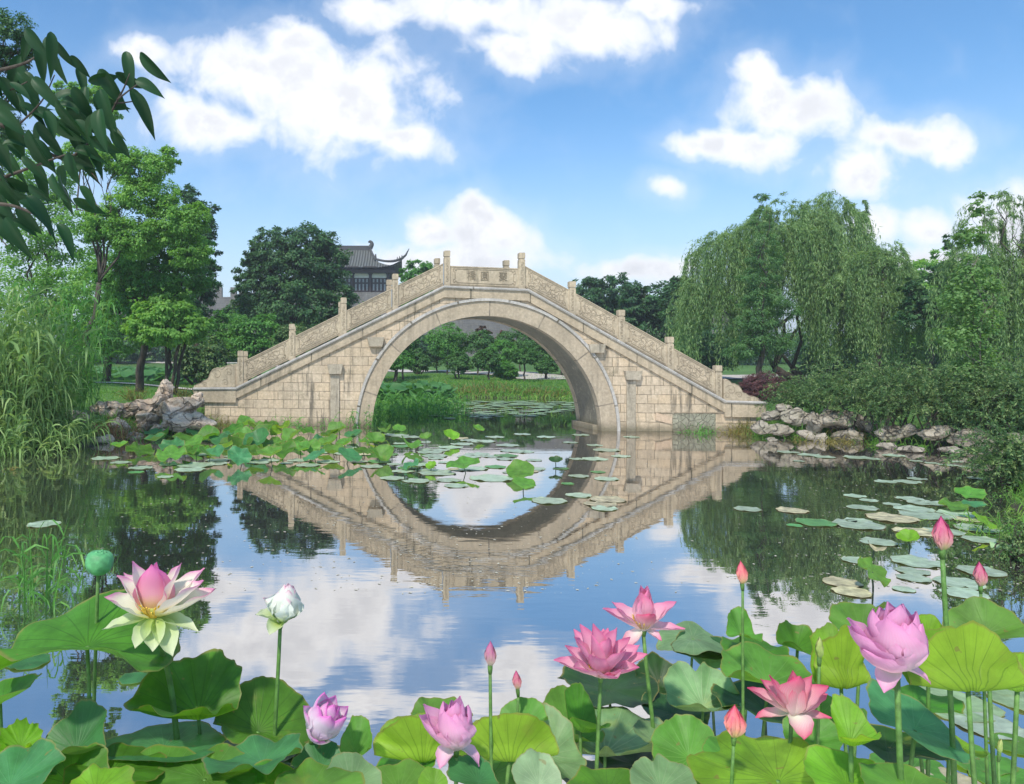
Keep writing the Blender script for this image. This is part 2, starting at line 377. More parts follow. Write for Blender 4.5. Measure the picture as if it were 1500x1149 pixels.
def roofmat():
    m, t, b = mat('grey_roof_tiles'); uv = t.new('ShaderNodeTexCoord').outputs['UV']; pos = t.new('ShaderNodeNewGeometry').outputs['Position']
    su = t.new('ShaderNodeSeparateXYZ'); t.put(su.inputs[0], uv)
    wv = t.m('ABSOLUTE', t.m('SINE', t.m('MULTIPLY', su.outputs[0], math.pi/.34)))
    n = t.noise(pos, 1.5, 5)
    c = t.mix(t.mapr(wv, .15, .75), (.035,.037,.036), (.13,.135,.125)); c = t.mix(t.mapr(n, .4, .65, 0, .4), c, (.09,.10,.07))
    t.put(b.inputs['Base Color'], c); b.inputs['Roughness'].default_value = .8
    t.put(b.inputs['Normal'], t.bump(wv, 1., .1)); return m
M['roof'] = roofmat()
M['ridge'] = plain('roof_ridge_tile', (.06,.06,.058), .8)
M['citywall'] = stone('grey_city_brick', (.15,.14,.145), (.20,.19,.19), (.11,.105,.1), (.6, .22, .02), .4, mortar=(.25,.24,.23), water_stain=False)

# ------------------------------------------------------------------ terrain and water
def poly_sd(P, X, Y):
    """signed distance, negative inside"""
    P = np.asarray(P, float); d = np.full(X.shape, 1e9); inside = np.zeros(X.shape, bool)
    for i in range(len(P)):
        a, b = P[i], P[(i+1) % len(P)]
        e = b-a; wx, wy = X-a[0], Y-a[1]
        t = np.clip((wx*e[0]+wy*e[1])/(e@e), 0, 1)
        d = np.minimum(d, np.hypot(wx-t*e[0], wy-t*e[1]))
        c = ((a[1] > Y) != (b[1] > Y)) & (X < (b[0]-a[0])*(Y-a[1])/(b[1]-a[1]+1e-12)+a[0])
        inside ^= c
    return np.where(inside, -d, d)
POND = [(-9,-30),(14,-30),(11,-4),(7.6,4),(7.2,7),(8.2,10),(10.4,12.2),(12.6,14.5),(13.4,16.5),(12.6,17.8),(10.6,18.7),(9.4,19.4),(8.9,20.6),
        (9.6,23),(10.5,28),(11,34),(9,37.5),(2,38),(-2,37.5),(-5,36),(-6,32),(-5.4,26),(-5.6,22.5),(-6.0,20.6),(-6.2,19.2),(-6.8,17.8),(-7.4,16.2),(-8.6,15.4),(-11,15),(-16,14),(-18,6),(-14,-5)]
POND2 = [(-60,45),(-36,42),(-16,43),(-9,45),(-9,52),(-13,66),(-30,72),(-70,70)]
def gz(X, Y):
    X = np.asarray(X, float); Y = np.asarray(Y, float)
    d = np.minimum(poly_sd(POND, X, Y), poly_sd(POND2, X, Y))
    o = np.clip(d/1.6, 0, 1); o = o*o*(3-2*o)
    z = np.where(d > 0, .05+o*.5+np.clip(d-1.5, 0, 12)*.035, np.maximum(-1.1, d*.6+.05))
    z = z+np.where(d > 0, o*(.05*np.sin(X*.9+Y*.4)+.05*np.sin(Y*.7-X*.3)), 0)
    z = z+np.clip((Y-62)/30, 0, 1)*1.2
    return z
def gz1(x, y): return float(gz(np.array([x]), np.array([y]))[0])
def make_ground():
    xs = np.concatenate([np.linspace(-1500,-70,12), np.linspace(-60,-20,40), np.linspace(-19.6,19.6,150), np.linspace(20,60,50), np.linspace(70,1500,12)])
    ys = np.concatenate([np.linspace(-300,-35,6), np.linspace(-30,-1,20), np.linspace(0,48,170), np.linspace(49,100,60), np.linspace(110,2000,14)])
    X, Y = np.meshgrid(xs, ys); Z = gz(X, Y)
    V = np.stack([X, Y, Z], -1).reshape(-1, 3); nx, ny = len(xs), len(ys)
    i, j = np.meshgrid(np.arange(nx-1), np.arange(ny-1)); a = (j*nx+i).ravel()
    mb = MB(); mb.add(V, np.stack([a, a+1, a+1+nx, a+nx], 1)); tag(mb.build('ground', M['ground'], smooth=True), kind='structure')
    mb = MB(); mb.add([(-1500,-300,0),(1500,-300,0),(1500,2000,0),(-1500,2000,0)], [[0,1,2,3]]); tag(mb.build('water', M['water']), kind='structure')
make_ground()
def ribbon(name, pts, width, m, dz=.03, kind='structure'):
    P = bez(pts, 10); T = unit(np.gradient(P, axis=0)); N = np.stack([-T[:,1], T[:,0]], 1)
    V = []
    for k in range(5):
        q = P+N*width*(k/4-.5); V.append(np.column_stack([q, gz(q[:,0], q[:,1])+dz]))
    n = len(P); V = np.stack(V, 1).reshape(-1, 3)
    Fc = [[i*5+k, i*5+k+1, (i+1)*5+k+1, (i+1)*5+k] for i in range(n-1) for k in range(4)]
    mb = MB(); mb.add(V, Fc); o = mb.build(name, m, smooth=True)
    if kind: tag(o, kind=kind)
    return o
ribbon('path', [(4,54),(7,50),(9,46.5),(13,44.5),(30,44)], 4.2, M['path'], .06)
ribbon('path', [(-60,80),(-20,77),(0,62),(4,55)], 1.6, M['path'], .05)
ribbon('path', [(-30,33),(-14,32.5),(-9,32)], .7, M['path'], .05)

# ------------------------------------------------------------------ the stone bridge
BY = R(7)
O = wat(750, 629); U = np.array([math.cos(BY), -math.sin(BY), 0]); NV = np.array([math.sin(BY), math.cos(BY), 0])
VD = np.array([(452-CX)/F, 1, 0]); VD /= np.linalg.norm(VD)
def face(px, py):
    d = ray(px, py); c = np.array([0, 0, CAMZ]); t = NV@(O-c)/(NV@d); p = c+t*d-O
    return np.array([p@U, p[2]])
def bw(s, w, z): return O+U*s+VD*w+np.array([0, 0, z])
W = 1.85
def extr(mb, prof, w0, w1):
    """extrude a closed (s,z) outline from w0 to w1 along the barrel direction"""
    n = len(prof); V = [bw(s, w0, z) for s, z in prof]+[bw(s, w1, z) for s, z in prof]
    Fc = [list(range(n)), list(range(2*n-1, n-1, -1))]+[[i, i+n, (i+1) % n+n, (i+1) % n] for i in range(n)]
    mb.add(V, Fc, [(s, z) for s, z in prof]*2)
def beam(mb, line, o0, o1, w0, w1):
    """beam that follows a (s,z) polyline between vertical offsets o0,o1"""
    n = len(line); V = []; uv = []; L = 0
    for i, (s, z) in enumerate(line):
        if i: L += math.hypot(s-line[i-1][0], z-line[i-1][1])
        V += [bw(s, w0, z+o0), bw(s, w0, z+o1), bw(s, w1, z+o1), bw(s, w1, z+o0)]; uv += [(L, z*0+.3), (L, .3+o1-o0), (L, .5), (L, .5)]
    Fc = [[i*4+k, i*4+(k+1) % 4, i*4+4+(k+1) % 4, i*4+4+k] for i in range(n-1) for k in range(4)]+[[3,2,1,0], [(n-1)*4+k for k in range(4)]]
    mb.add(V, Fc, uv)

def make_bridge():
    br = empty('stone_bridge', O, 'arched cream stone footbridge with carved railings spanning the pond', 'bridge')
    # deck line (top of the grey edge moulding)
    L0, L1, L2 = face(283, 568), face(346, 567.5), face(650, 419)
    R2, R1, R0 = face(772, 424), face(1060, 586.5), face(1121, 588.5)
    line = [tuple(L0), tuple(L1), tuple(L2), tuple(R2), tuple(R1), tuple(R0)]
    xs = [p[0] for p in line]; zs = [p[1] for p in line]
    dz = lambda s: float(np.interp(s, xs, zs))
    a, b_ = face(545, 628), face(880, 632); cs = (a[0]+b_[0])/2; Ri = (b_[0]-a[0])/2; zt = face(712, 463)[1]
    cz = zt-Ri; Ro = Ri+.42
    arcz = lambda s, r: cz+math.sqrt(max(0, r*r-(s-cs)**2))
    # spandrel walls, front and back faces + ends
    sE0, sE1 = face(300, 600)[0], face(1108, 600)[0]
    S = sorted(set(np.linspace(sE0, sE1, 90).tolist()+[cs-Ro+.03, cs+Ro-.03, L1[0], L2[0], R2[0], R1[0]]))
    mb = MB()
    def wallside(w, flip):
        top = [(s, dz(s)-.15) for s in S]
        bot = [(s, -.6 if abs(s-cs) > Ro-.04 else max(-.6, arcz(s, Ro-.06))) for s in S]
        n = len(S); V = [bw(s, w, z) for s, z in top]+[bw(s, w, z) for s, z in bot]
        Fc = [[i, i+n, i+1+n, i+1] if not flip else [i, i+1, i+1+n, i+n] for i in range(n-1)]
        mb.add(V, Fc, top+bot)
    wallside(0, False); wallside(W, True)
    for s in (sE0, sE1):
        mb.add([bw(s, 0, -.6), bw(s, W, -.6), bw(s, W, dz(s)-.15), bw(s, 0, dz(s)-.15)], [[0,1,2,3]], [(0,-.6),(W,-.6),(W,dz(s)),(0,dz(s))])
    mb.build('spandrel_wall', M['block'], br, uv=True)
    # ring of voussoirs: front band, back band and hood
    def band(r0, r1, w0, w1, name, m, a0=-4, a1=184, n=72):
        mb = MB(); ang = np.radians(np.linspace(a0, a1, n)); V = []; uv = []
        for q in ang:
            for (r, w) in ((r0, w0), (r1, w0), (r1, w1), (r0, w1)):
                V.append(bw(cs+r*math.cos(q), w, cz+r*math.sin(q))); uv.append((q*Ri, r-r0+.3))
        Fc = [[i*4+k, i*4+4+k, i*4+4+(k+1) % 4, i*4+(k+1) % 4] for i in range(n-1) for k in range(4)]
        mb.add(V, Fc, uv); return mb.build(name, m, br, uv=True, fix=True)
    band(Ri, Ro, -.05, .22, 'arch_ring', M['ring']); band(Ri, Ro, W-.22, W+.05, 'arch_ring', M['ring'])
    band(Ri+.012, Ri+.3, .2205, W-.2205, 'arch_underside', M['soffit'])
    band(Ro+.002, Ro+.075, -.10, .02, 'hood_moulding', M['edge'])
    # footings of the arch just under and at water level
    for s0, s1 in ((cs+Ri-.12, cs+Ri+.3),):
        mb = MB(); extr(mb, [(s0, -.6), (s1, -.6), (s1, .13), (s0, .13)], .25, W+.12); mb.build('footing', M['pilaster'], br, uv=True, fix=True)
    # fascia (slope), end blocks, grey nosing, walking deck
    mid = [p for p in line if L1[0]-.01 <= p[0] <= R1[0]+.01]
    mb = MB(); beam(mb, mid, -.33, -.065, -.07, -.002); mb.build('fascia', M['trim'], br, uv=True, fix=True)
    mb = MB(); beam(mb, mid, -.33, -.065, W+.002, W+.07); mb.build('fascia', M['trim'], br, uv=True, fix=True)
    for (s0, s1, zz) in ((L0[0]+.03, L1[0]-.0, L1[1]), (R1[0]+.0, R0[0]-.03, R1[1])):
        mb = MB(); extr(mb, [(s0, zz-.45), (s1, zz-.45), (s1, zz-.066), (s0, zz-.066)], -.085, W+.085); mb.build('end_block', M['trim'], br, uv=True, fix=True)
    for w0, w1 in ((-.13, .0), (W, W+.13)):
        mb = MB(); ln = [(s, z) for s, z in line]
        # rounded nosing as a tube flattened on top
        P = [bw(s, (-.09 if w0 < 0 else W+.09), z-.035) for s, z in ln]
        mb.tube(P, .042, 10); beam(mb, ln, -.066, -.008, w0+.045, w1+.03 if w0 < 0 else w1-.045); mb.build('edge_moulding', M['edge'], br, uv=True, smooth=False)
    mb = MB(); beam(mb, line, -.16, -.004, .031, W-.001); mb.build('deck', M['trim'], br, uv=True, fix=True)
    # posts
    posts = [(352,514),(427.5,474.6),(503.5,436),(579.5,401),(655.5,367),(765.2,370),(839.3,412),(911.3,454),(982.9,493.5),(1053.7,535.5)]
    PS = [face(px, py) for px, py in posts]; pw = .085
    def post(s, zt, w):
        z0 = dz(s)-.01
        mb = MB()
        def bx(z0, z1, h): extr(mb, [(s-h, z0), (s+h, z0), (s+h, z1), (s-h, z1)], w-h, w+h)
        bx(z0, zt-.20, pw); p = mb.build('post', M['rail'], br, uv=True, fix=True)
        mb = MB(); bx(zt-.198, zt-.165, pw*.82); bx(zt-.163, zt-.012, pw*1.02); bx(zt-.0115, zt, pw*.86); mb.build('post_cap', M['rail'], p, uv=True, fix=True)
        # sunk carving on the front of the post
        mb = MB(); hgt = zt-.26-z0-.12
        for k in range(7):
            t = np.linspace(0, 5, 16); cz_ = z0+.14+hgt*(k+.5)/7; sg = 1 if k % 2 else -1
            P = [bw(s+sg*(.01+.008*q)*math.cos(q*1.1), w-pw-.004, cz_+(.006+.008*q)*math.sin(q*1.1)) for q in t]
            mb.tube(P, .006, 5)
        mb.build('carving', M['carveline'], p)
    wf, wb = .10, W-.10
    for s, zt_ in PS: post(s, zt_, wf); post(s, zt_, wb)
    # panels
    rng = random.Random(5)
    def panel(i, w, front):
        s0, s1 = PS[i][0]+pw, PS[i+1][0]-pw
        centre = i == 4
        g0 = .07 if not centre else .03; hh = .60 if not centre else .56
        b0, b1 = dz(s0)+g0, dz(s1)+g0
        zt = lambda s: b0+(b1-b0)*(s-s0)/(s1-s0)
        mb = MB(); extr(mb, [(s0, b0), (s1, b1), (s1, b1+hh), (s0, b0+hh)], w-.05, w+.05)
        p = mb.build('railing_panel', M['rail'], br, uv=True, fix=True)
        if not front: return
        # sunk field with carved relief, stepped fret frame
        mb = MB(); e = .07; ee = .045
        f0 = w-.0525
        def q(s, h): return (s, zt(s)+h)
        if not centre: extr(mb, [q(s0+.17, .13), q(s1-.17, .13), q(s1-.17, hh-.12), q(s0+.17, hh-.12)], f0-.004, f0+.001); mb.build('relief', M['relief'], p, uv=True, fix=True)
        mb = MB()
        def ln(pts, r=.0075): mb.tube([bw(s, f0-.004, z) for s, z in pts], r, 5)
        l, r_, lo, hi = s0+.10, s1-.10, .085, hh-.08; c = .09; d2 = .045
        fr = [(l+c, lo), (r_-c, lo), (r_-c, lo+d2), (r_-d2, lo+d2), (r_-d2, lo), (r_, lo), (r_, lo+c), (r_-d2, lo+c), (r_-d2, hi-c), (r_, hi-c), (r_, hi), (r_-d2, hi), (r_-d2, hi-d2), (r_-c, hi-d2), (r_-c, hi),
              (l+c, hi), (l+c, hi-d2), (l+d2, hi-d2), (l+d2, hi), (l, hi), (l, hi-c), (l+d2, hi-c), (l+d2, lo+c), (l, lo+c), (l, lo), (l+d2, lo), (l+d2, lo+d2), (l+c, lo+d2), (l+c, lo)]
        for k in range(len(fr)-1): ln([q(*fr[k]), q(*fr[k+1])])
        ln([q(s0+.03, .03), q(s1-.03, .03)], .006); ln([q(s0+.03, hh-.035), q(s1-.03, hh-.035)], .008)
        if not centre:
            for k in range(15):
                cx_ = s0+.24+(s1-s0-.48)*(k % 8+rng.random()*.6)/8; ch = .2 if k < 8 else .36; ch += rng.uniform(-.03, .03)
                sg = rng.choice([-1, 1]); tt = np.linspace(.4, rng.uniform(4.5, 7.5), 20); ph = rng.random()*6; kk = rng.uniform(.009, .014)
                ln([q(cx_+kk*t_*math.cos(t_*sg+ph)*1.3, ch+kk*t_*math.sin(t_*sg+ph)) for t_ in tt], .0055)
        mb.build('carving', M['carveline'], p)
        if centre:
            for k, ch in enumerate('橋園聚'):
                cu = bpy.data.curves.new('t', 'FONT'); cu.body = ch; cu.size = .30; cu.align_x = 'CENTER'; cu.align_y = 'CENTER'; cu.extrude = .006
                to = bpy.data.objects.new('t', cu); COL.objects.link(to)
                dg = bpy.context.evaluated_depsgraph_get(); me = bpy.data.meshes.new_from_object(to.evaluated_get(dg))
                COL.objects.unlink(to); bpy.data.objects.remove(to)
                s = face((690, 709.5, 736.5)[k]+1, 400)[0]
                n = len(me.vertices); co = np.empty(n*3); me.vertices.foreach_get('co', co); co = co.reshape(-1, 3)
                V = [bw(s+x*.85, f0-.003-z, zt(s)+hh/2+y) for x, y, z in co]
                mb = MB(); mb.add(V, [list(pp.vertices) for pp in me.polygons]); mb.build('character', M['charline'], p, fix=True)
    for i in range(9): panel(i, wf, True); panel(i, wb, False)
    # scroll ("drum") stones that end the railing
    left = [(344,567),(344,535),(339,533.5),(332,535.5),(327,540),(325,540),(318,538.5),(311,541),(307,547),(305,553),(302,556.5),(297,558),(293,562),(288,563.5),(283.5,565.5),(283,568)]
    right = [(1061.5,587),(1061.5,557),(1065,555.5),(1069,557),(1072,561),(1078,562),(1084,565),(1088,571),(1090,575.5),(1095,577),(1100,581),(1106,581.5),(1112,583.5),(1117,588.5)]
    for pts, nm in ((left, 0), (right, 1)):
        fp = [face(*p) for p in pts]
        for w in (wf, wb):
            mb = MB(); extr(mb, [tuple(q) for q in fp], w-.05, w+.05); p = mb.build('scroll_stone', M['rail'], br, uv=True, fix=True)
            if w == wb: continue
            mb = MB(); f0 = w-.052
            inn = [q*1.0+(np.mean(fp, 0)-q)*.1 for q in fp[1:]]
            mb.tube([bw(a_, f0, z_) for a_, z_ in inn], .007, 5)
            spots = [((317,549), 3.9), ((335,546), 3.1), ((300,564), 2.), ((330,561), 2.6)] if nm == 0 else [((1072,572), 3.6), ((1084,579), 2.4), ((1066,580), 2.2), ((1098,585), 1.4)]
            for (c_, k_) in spots:
                cc = face(*c_); tt = np.linspace(.3, 9, 44)
                mb.tube([bw(cc[0]+.0115*k_/3*t_*math.cos(t_)*1.2, f0, cc[1]+.0115*k_/3*t_*math.sin(t_)*1.2) for t_ in tt], .0065, 5)
            mb.build('carving', M['carveline'], p)
    # pilasters and corbels on the front wall
    def fb(px0, py0, px1, py1, depth, nm, m, taper=0, bot=None):
        a = face(px0, py0); b2 = face(px1, py1)
        if bot is not None: b2[1] = bot
        mb = MB(); tp = taper
        extr(mb, [(a[0], a[1]), (a[0]+tp, b2[1]), (b2[0]-tp, b2[1]), (b2[0], a[1])], -depth, -.001); return mb.build(nm, m, br, uv=True, fix=True)
    fb(484, 548.5, 499, 0, .05, 'pilaster', M['pilaster'], bot=-.5); fb(479, 533.5, 502, 548, .15, 'corbel', M['pilaster'], .06)
    fb(917.5, 557, 932.5, 0, .05, 'pilaster', M['pilaster'], bot=-.5); fb(913, 543.5, 937.5, 556.5, .15, 'corbel', M['pilaster'], .05)
    fb(537.5, 494.5, 562, 508, .17, 'corbel', M['pilaster'], .06); fb(860, 504.5, 884, 517, .17, 'corbel', M['pilaster'], .05)
    fb(985, 605.5, 1050.5, 0, .012, 'rubble_patch', M['patch'], bot=-.5)
    q = [face(960, 604.5), face(983.5, 611), face(983, 621.5), face(959.5, 615.5)]
    mb = MB(); extr(mb, [tuple(v) for v in q[::-1]], -.035, -.001); mb.build('loose_block', M['bareblock'], br, uv=True, fix=True)
    q = [face(958.5, 604.3), face(1051, 604.3), face(1051, 605.6), face(958.5, 605.6)]
    mb = MB(); extr(mb, [tuple(v) for v in q[::-1]], -.02, -.001); mb.build('crack_lintel', M['carveline'], br, uv=True, fix=True)
    # thin galvanised conduits clipped to the posts
    for px, y0, y1 in ((575.6, 424, 450), (651.6, 386, 417)):
        a, b2 = face(px, y0), face(px, y1); mb = MB(); mb.tube([bw(a[0]-.03, .03, a[1]), bw(b2[0]-.03, .03, b2[1])], .014, 8); mb.build('conduit', M['steel'], br)
    return dict(dz=dz, cs=cs, Ri=Ri)
BR = make_bridge()

# ------------------------------------------------------------------ foliage tools
def leaves_quads(P, N, D, L, Wd):
    """folded diamond leaves: centre base P, normal N, direction D, length L, width Wd -> verts, quads"""
    N = unit(N); D = unit(D-N*np.sum(D*N, 1)[:, None]); S = np.cross(N, D)
    L = np.broadcast_to(np.asarray(L, float), (len(P),))[:, None]; Wd = np.broadcast_to(np.asarray(Wd, float), (len(P),))[:, None]
    a = P; b = P+D*L*.45+S*Wd*.5+N*L*.05; c = P+D*L-N*L*.08; d = P+D*L*.45-S*Wd*.5+N*L*.05
    V = np.stack([a, b, c, d], 1).reshape(-1, 3)
    return V, np.arange(len(P)*4).reshape(-1, 4)
def inside_any(P, blobs, k=.8):
    m = np.zeros(len(P), bool)
    for b in blobs: m |= (((P-b[:3])/(b[3:]*k))**2).sum(1) < 1
    return m
def crown_leaves(mb, blobs, n_clump, per, leaf, rng, clump=.16, shell=.55, droop=.3, asp=.55):
    """blobs: array (x,y,z,rx,ry,rz). Clumps of leaves spread through the blobs' volume, denser towards the surface."""
    blobs = np.asarray(blobs, float); vol = np.cbrt(blobs[:, 3]*blobs[:, 4]*blobs[:, 5])**2; vol /= vol.sum()
    bi = rng.choice(len(blobs), n_clump, p=vol); b = blobs[bi]
    d = unit(rng.normal(size=(n_clump, 3))); d[:, 2] = d[:, 2]*.9+.1
    r = shell+(1-shell)*rng.random(n_clump)**.6; r *= 1+.16*rng.normal(size=n_clump)*.6
    C = b[:, :3]+d*b[:, 3:]*r[:, None]
    keep = ~(inside_any(C, blobs, .45) & (rng.random(n_clump) < .75)); C = C[keep]; d = d[keep]; b = b[keep]
    cs = np.cbrt(b[:, 3]*b[:, 4]*b[:, 5])*clump*(.6+.8*rng.random(len(C)))
    per = int(per); q = rng.normal(size=(len(C), per, 3)); q = unit(q)*rng.random((len(C), per, 1))**.45
    q[..., 2] *= .62
    P = (C[:, None]+q*cs[:, None, None]).reshape(-1, 3)
    out = np.repeat(d, per, 0)+q.reshape(-1, 3)*.8
    N = unit(out*.5+np.array([0, 0, .7])+rng.normal(size=P.shape)*.45)
    D = out+rng.normal(size=P.shape)*.6-np.array([0, 0, droop])
    s = leaf*(.7+.6*rng.random(len(P)))
    V, Fq = leaves_quads(P, N, D, s, s*asp); mb.add(V, Fq)
    return C
def px_blobs(lst, Y, depth=.9, rng=None):
    out = []
    for e in lst:
        px, py, rx, ry = e[:4]; dy = e[4] if len(e) > 4 else 0
        c = at(px, py, Y+dy); k = (Y+dy)/F
        out.append([*c, rx*k, rx*k*depth, ry*k])
    return np.array(out)
def limb(mb, a, b, r0, r1, rng, bend=.12, n=7, sides=7, up=.25):
    a = np.array(a, float); b = np.array(b, float); L = np.linalg.norm(b-a); P = [a]
    for i in range(1, n+1):
        t = i/n; q = a+(b-a)*t; q = q+rng.normal(size=3)*L*bend*.25*math.sin(math.pi*t); q[2] -= 0; q = q+np.array([0, 0, L*up*math.sin(math.pi*t)*.3]); P.append(q)
    mb.tube(P, np.linspace(r0, r1, len(P)), sides); return P
def tree(name, label, cat, base, Y, blobs, mt, n_clump, per, leaf, trunk_r, seed, group=None, trunk_mat=None, depth=.9, lean=0, stems=1, clump=.16, shell=.55, branch_top=None, extra=None, asp=.55):
    """base: (px, py or None); the trunk stands on the ground there"""
    rng = np.random.default_rng(seed)
    px = base[0]; x = (px-CX)/F*Y; z0 = gz1(x, Y)-.05
    root = empty(name, (x, Y, z0), label, cat, group)
    B = px_blobs(blobs, Y, depth)
    mb = MB(); crown_leaves(mb, B, n_clump, per, leaf, rng, clump, shell, asp=asp)
    if extra: extra(mb, B, rng)
    mb.build('crown', mt, root)
    mb = MB(); top = B[:, 2].max(); zc = B[:, 2].min()-B[:, 5].min()*.3
    cen = B[:, :3].mean(0)
    for k in range(stems):
        off = rng.normal(size=3)*trunk_r*(1.5 if stems > 1 else 0); off[2] = 0
        fk = np.array([x+(cen[0]-x)*.35+off[0]*3, Y+off[1]*2, z0+(max(zc, z0+.6)-z0)*(.75 if branch_top is None else branch_top)])
        limb(mb, np.array([x, Y, z0-.2])+off, fk, trunk_r, trunk_r*.72, rng, .1, 6, 9)
        for bi_, b in enumerate(B):
            if (stems > 1 and rng.random() < .4) or (len(B) > 8 and bi_ % 2): continue
            e = b[:3]+np.array([0, 0, b[5]*.35]); m_ = limb(mb, fk, e, trunk_r*.36, trunk_r*.05, rng, .2, 8, 6)
            for j in range(4):
                q = m_[rng.integers(3, 8)]; e2 = b[:3]+unit(rng.normal(size=3))*b[3:]*.75
                limb(mb, q, e2, trunk_r*.1, trunk_r*.03, rng, .3, 5, 4)
    mb.build('trunk', trunk_mat or M['bark'], root, smooth=True)
    return root
def strands(mb, P0, D0, L, grav, rng, per_m, leaf, asp=.2, hang=0.0, sw=.75):
    """leafy sprays that start at P0 heading D0 and bend down"""
    n = len(P0); k = 14; P = np.empty((n, k, 3)); P[:, 0] = P0; D = unit(D0)
    st = (L/(k-1))[:, None]
    for i in range(1, k):
        D = unit(D+np.array([0, 0, -grav/k*3])+rng.normal(size=D.shape)*.06); P[:, i] = P[:, i-1]+D*st
    tot = int(max(3, per_m*float(np.mean(L))))
    t = np.sort(rng.random((n, tot)), 1)*(k-1.001); i = t.astype(int); f = (t-i)[..., None]; r = np.arange(n)[:, None]
    Q = P[r, i]*(1-f)+P[r, i+1]*f; T = unit(P[r, i+1]-P[r, i])
    Q = Q.reshape(-1, 3); T = T.reshape(-1, 3)
    side = unit(rng.normal(size=Q.shape)); Dl = T*.8+side*sw+np.array([0, 0, -hang])
    s = leaf*(.6+.8*rng.random(len(Q)))
    V, Fq = leaves_quads(Q, rng.normal(size=Q.shape)+np.array([0, -.3, .5]), Dl, s, s*asp); mb.add(V, Fq)
    return P
def willow_extra(density, Lm, leaf=.15, low=None):
    def f(mb, B, rng):
        for b in B:
            n = int(density*b[3]*b[5]*3)
            nb = max(3, n//9); d = unit(rng.normal(size=(nb, 3))); d[:, 2] = np.abs(d[:, 2])*.9+.1*rng.normal(size=nb)
            bi = rng.integers(0, nb, n); lb = (.35+.85*rng.random(nb))[bi]; sb = (.7+.36*rng.random((nb, 1)))[bi]; d = unit(unit(d)[bi]+rng.normal(size=(n, 3))*.07)
            P0 = b[:3]+d*b[3:]*sb
            L = Lm*lb*(.8+.4*rng.random(n))*min(1.3, b[5]/2+.5); out = d.copy(); out[:, 2] = np.abs(out[:, 2])*.5+.15
            if low is not None: L = np.minimum(L, P0[:, 2]-low)
            L = np.maximum(L, .5)
            strands(mb, P0, out, L, 3.6, rng, 13, leaf*1.15, .17, 1.0, .5)
    return f
def spray_bush(name, label, cat, blobs, Y, mt, seed, n=260, L=1.1, leaf=.06, per_m=26, fill=(70, 40), group=None, base_px=None, asp=.45, out=.8, grav=2.2, stemmat=None):
    rng = np.random.default_rng(seed); B = px_blobs(blobs, Y, .85)
    c = B[:, :3].mean(0); x = c[0]; z0 = gz1(x, c[1])
    root = empty(name, (x, c[1], z0), label, cat, group); mb = MB()
    if fill: crown_leaves(mb, B*np.array([1,1,1,.9,.9,.9]), fill[0], fill[1], leaf, rng, .3, .2, asp=asp)
    vol = B[:, 3]*B[:, 5]; vol = vol/vol.sum(); SP = []
    for b, v in zip(B, vol):
        k = max(6, int(n*v)); d = unit(rng.normal(size=(k, 3))); d[:, 2] = np.abs(d[:, 2])
        P0 = b[:3]+d*b[3:]*(.45+.45*rng.random((k, 1)))
        dd = d*out; dd[:, 2] += .5
        SP.append(strands(mb, P0, dd, L*(.35+.8*rng.random(k)), grav, rng, per_m, leaf, asp))
    mb.build('foliage', mt, root)
    mb = MB()
    for P_ in SP:
        for q in P_[::4]: mb.tube(q[::3], np.linspace(.006, .002, len(q[::3])), 3, cap=False)
    for b in B:
        for _ in range(5):
            e = b[:3]+unit(rng.normal(size=3))*b[3:]*.6; s0 = np.array([x+(b[0]-x)*.6+rng.normal()*.1, b[1]+rng.normal()*.1, z0-.1])
            limb(mb, s0, e, .022, .008, rng, .3, 6, 5)
    mb.build('stem', stemmat or M['bark'], root)
    return root
def blade_strip(mb, P0, D0, L, Wd, grav, rng, k=6, side=None):
    """long ribbon leaves"""
    n = len(P0); P = np.empty((n, k, 3)); P[:, 0] = P0; D = unit(D0); st = (np.broadcast_to(L, (n,))/(k-1))[:, None]
    gv = np.broadcast_to(grav, (n,))[:, None]
    for i in range(1, k):
        D = unit(D+np.array([0, 0, -1.])*gv*i/k); P[:, i] = P[:, i-1]+D*st
    h = unit(np.cross(unit(D0), rng.normal(size=(n, 3)) if side is None else side))
    prof = np.array([.7, 1, .95, .75, .45, .04])[:k] if k == 6 else np.linspace(1, .05, k)
    Wd = np.broadcast_to(Wd, (n,))
    A = P+h[:, None]*(prof[None, :, None]*Wd[:, None, None]*.5); Bv = P-h[:, None]*(prof[None, :, None]*Wd[:, None, None]*.5)
    V = np.stack([A, Bv], 2).reshape(n, -1, 3)
    base = np.arange(n)[:, None, None]*(2*k); i = np.arange(k-1)[None, :, None]*2
    Fq = (base+i+np.array([0, 1, 3, 2])[None, None]).reshape(-1, 4)
    mb.add(V.reshape(-1, 3), Fq)

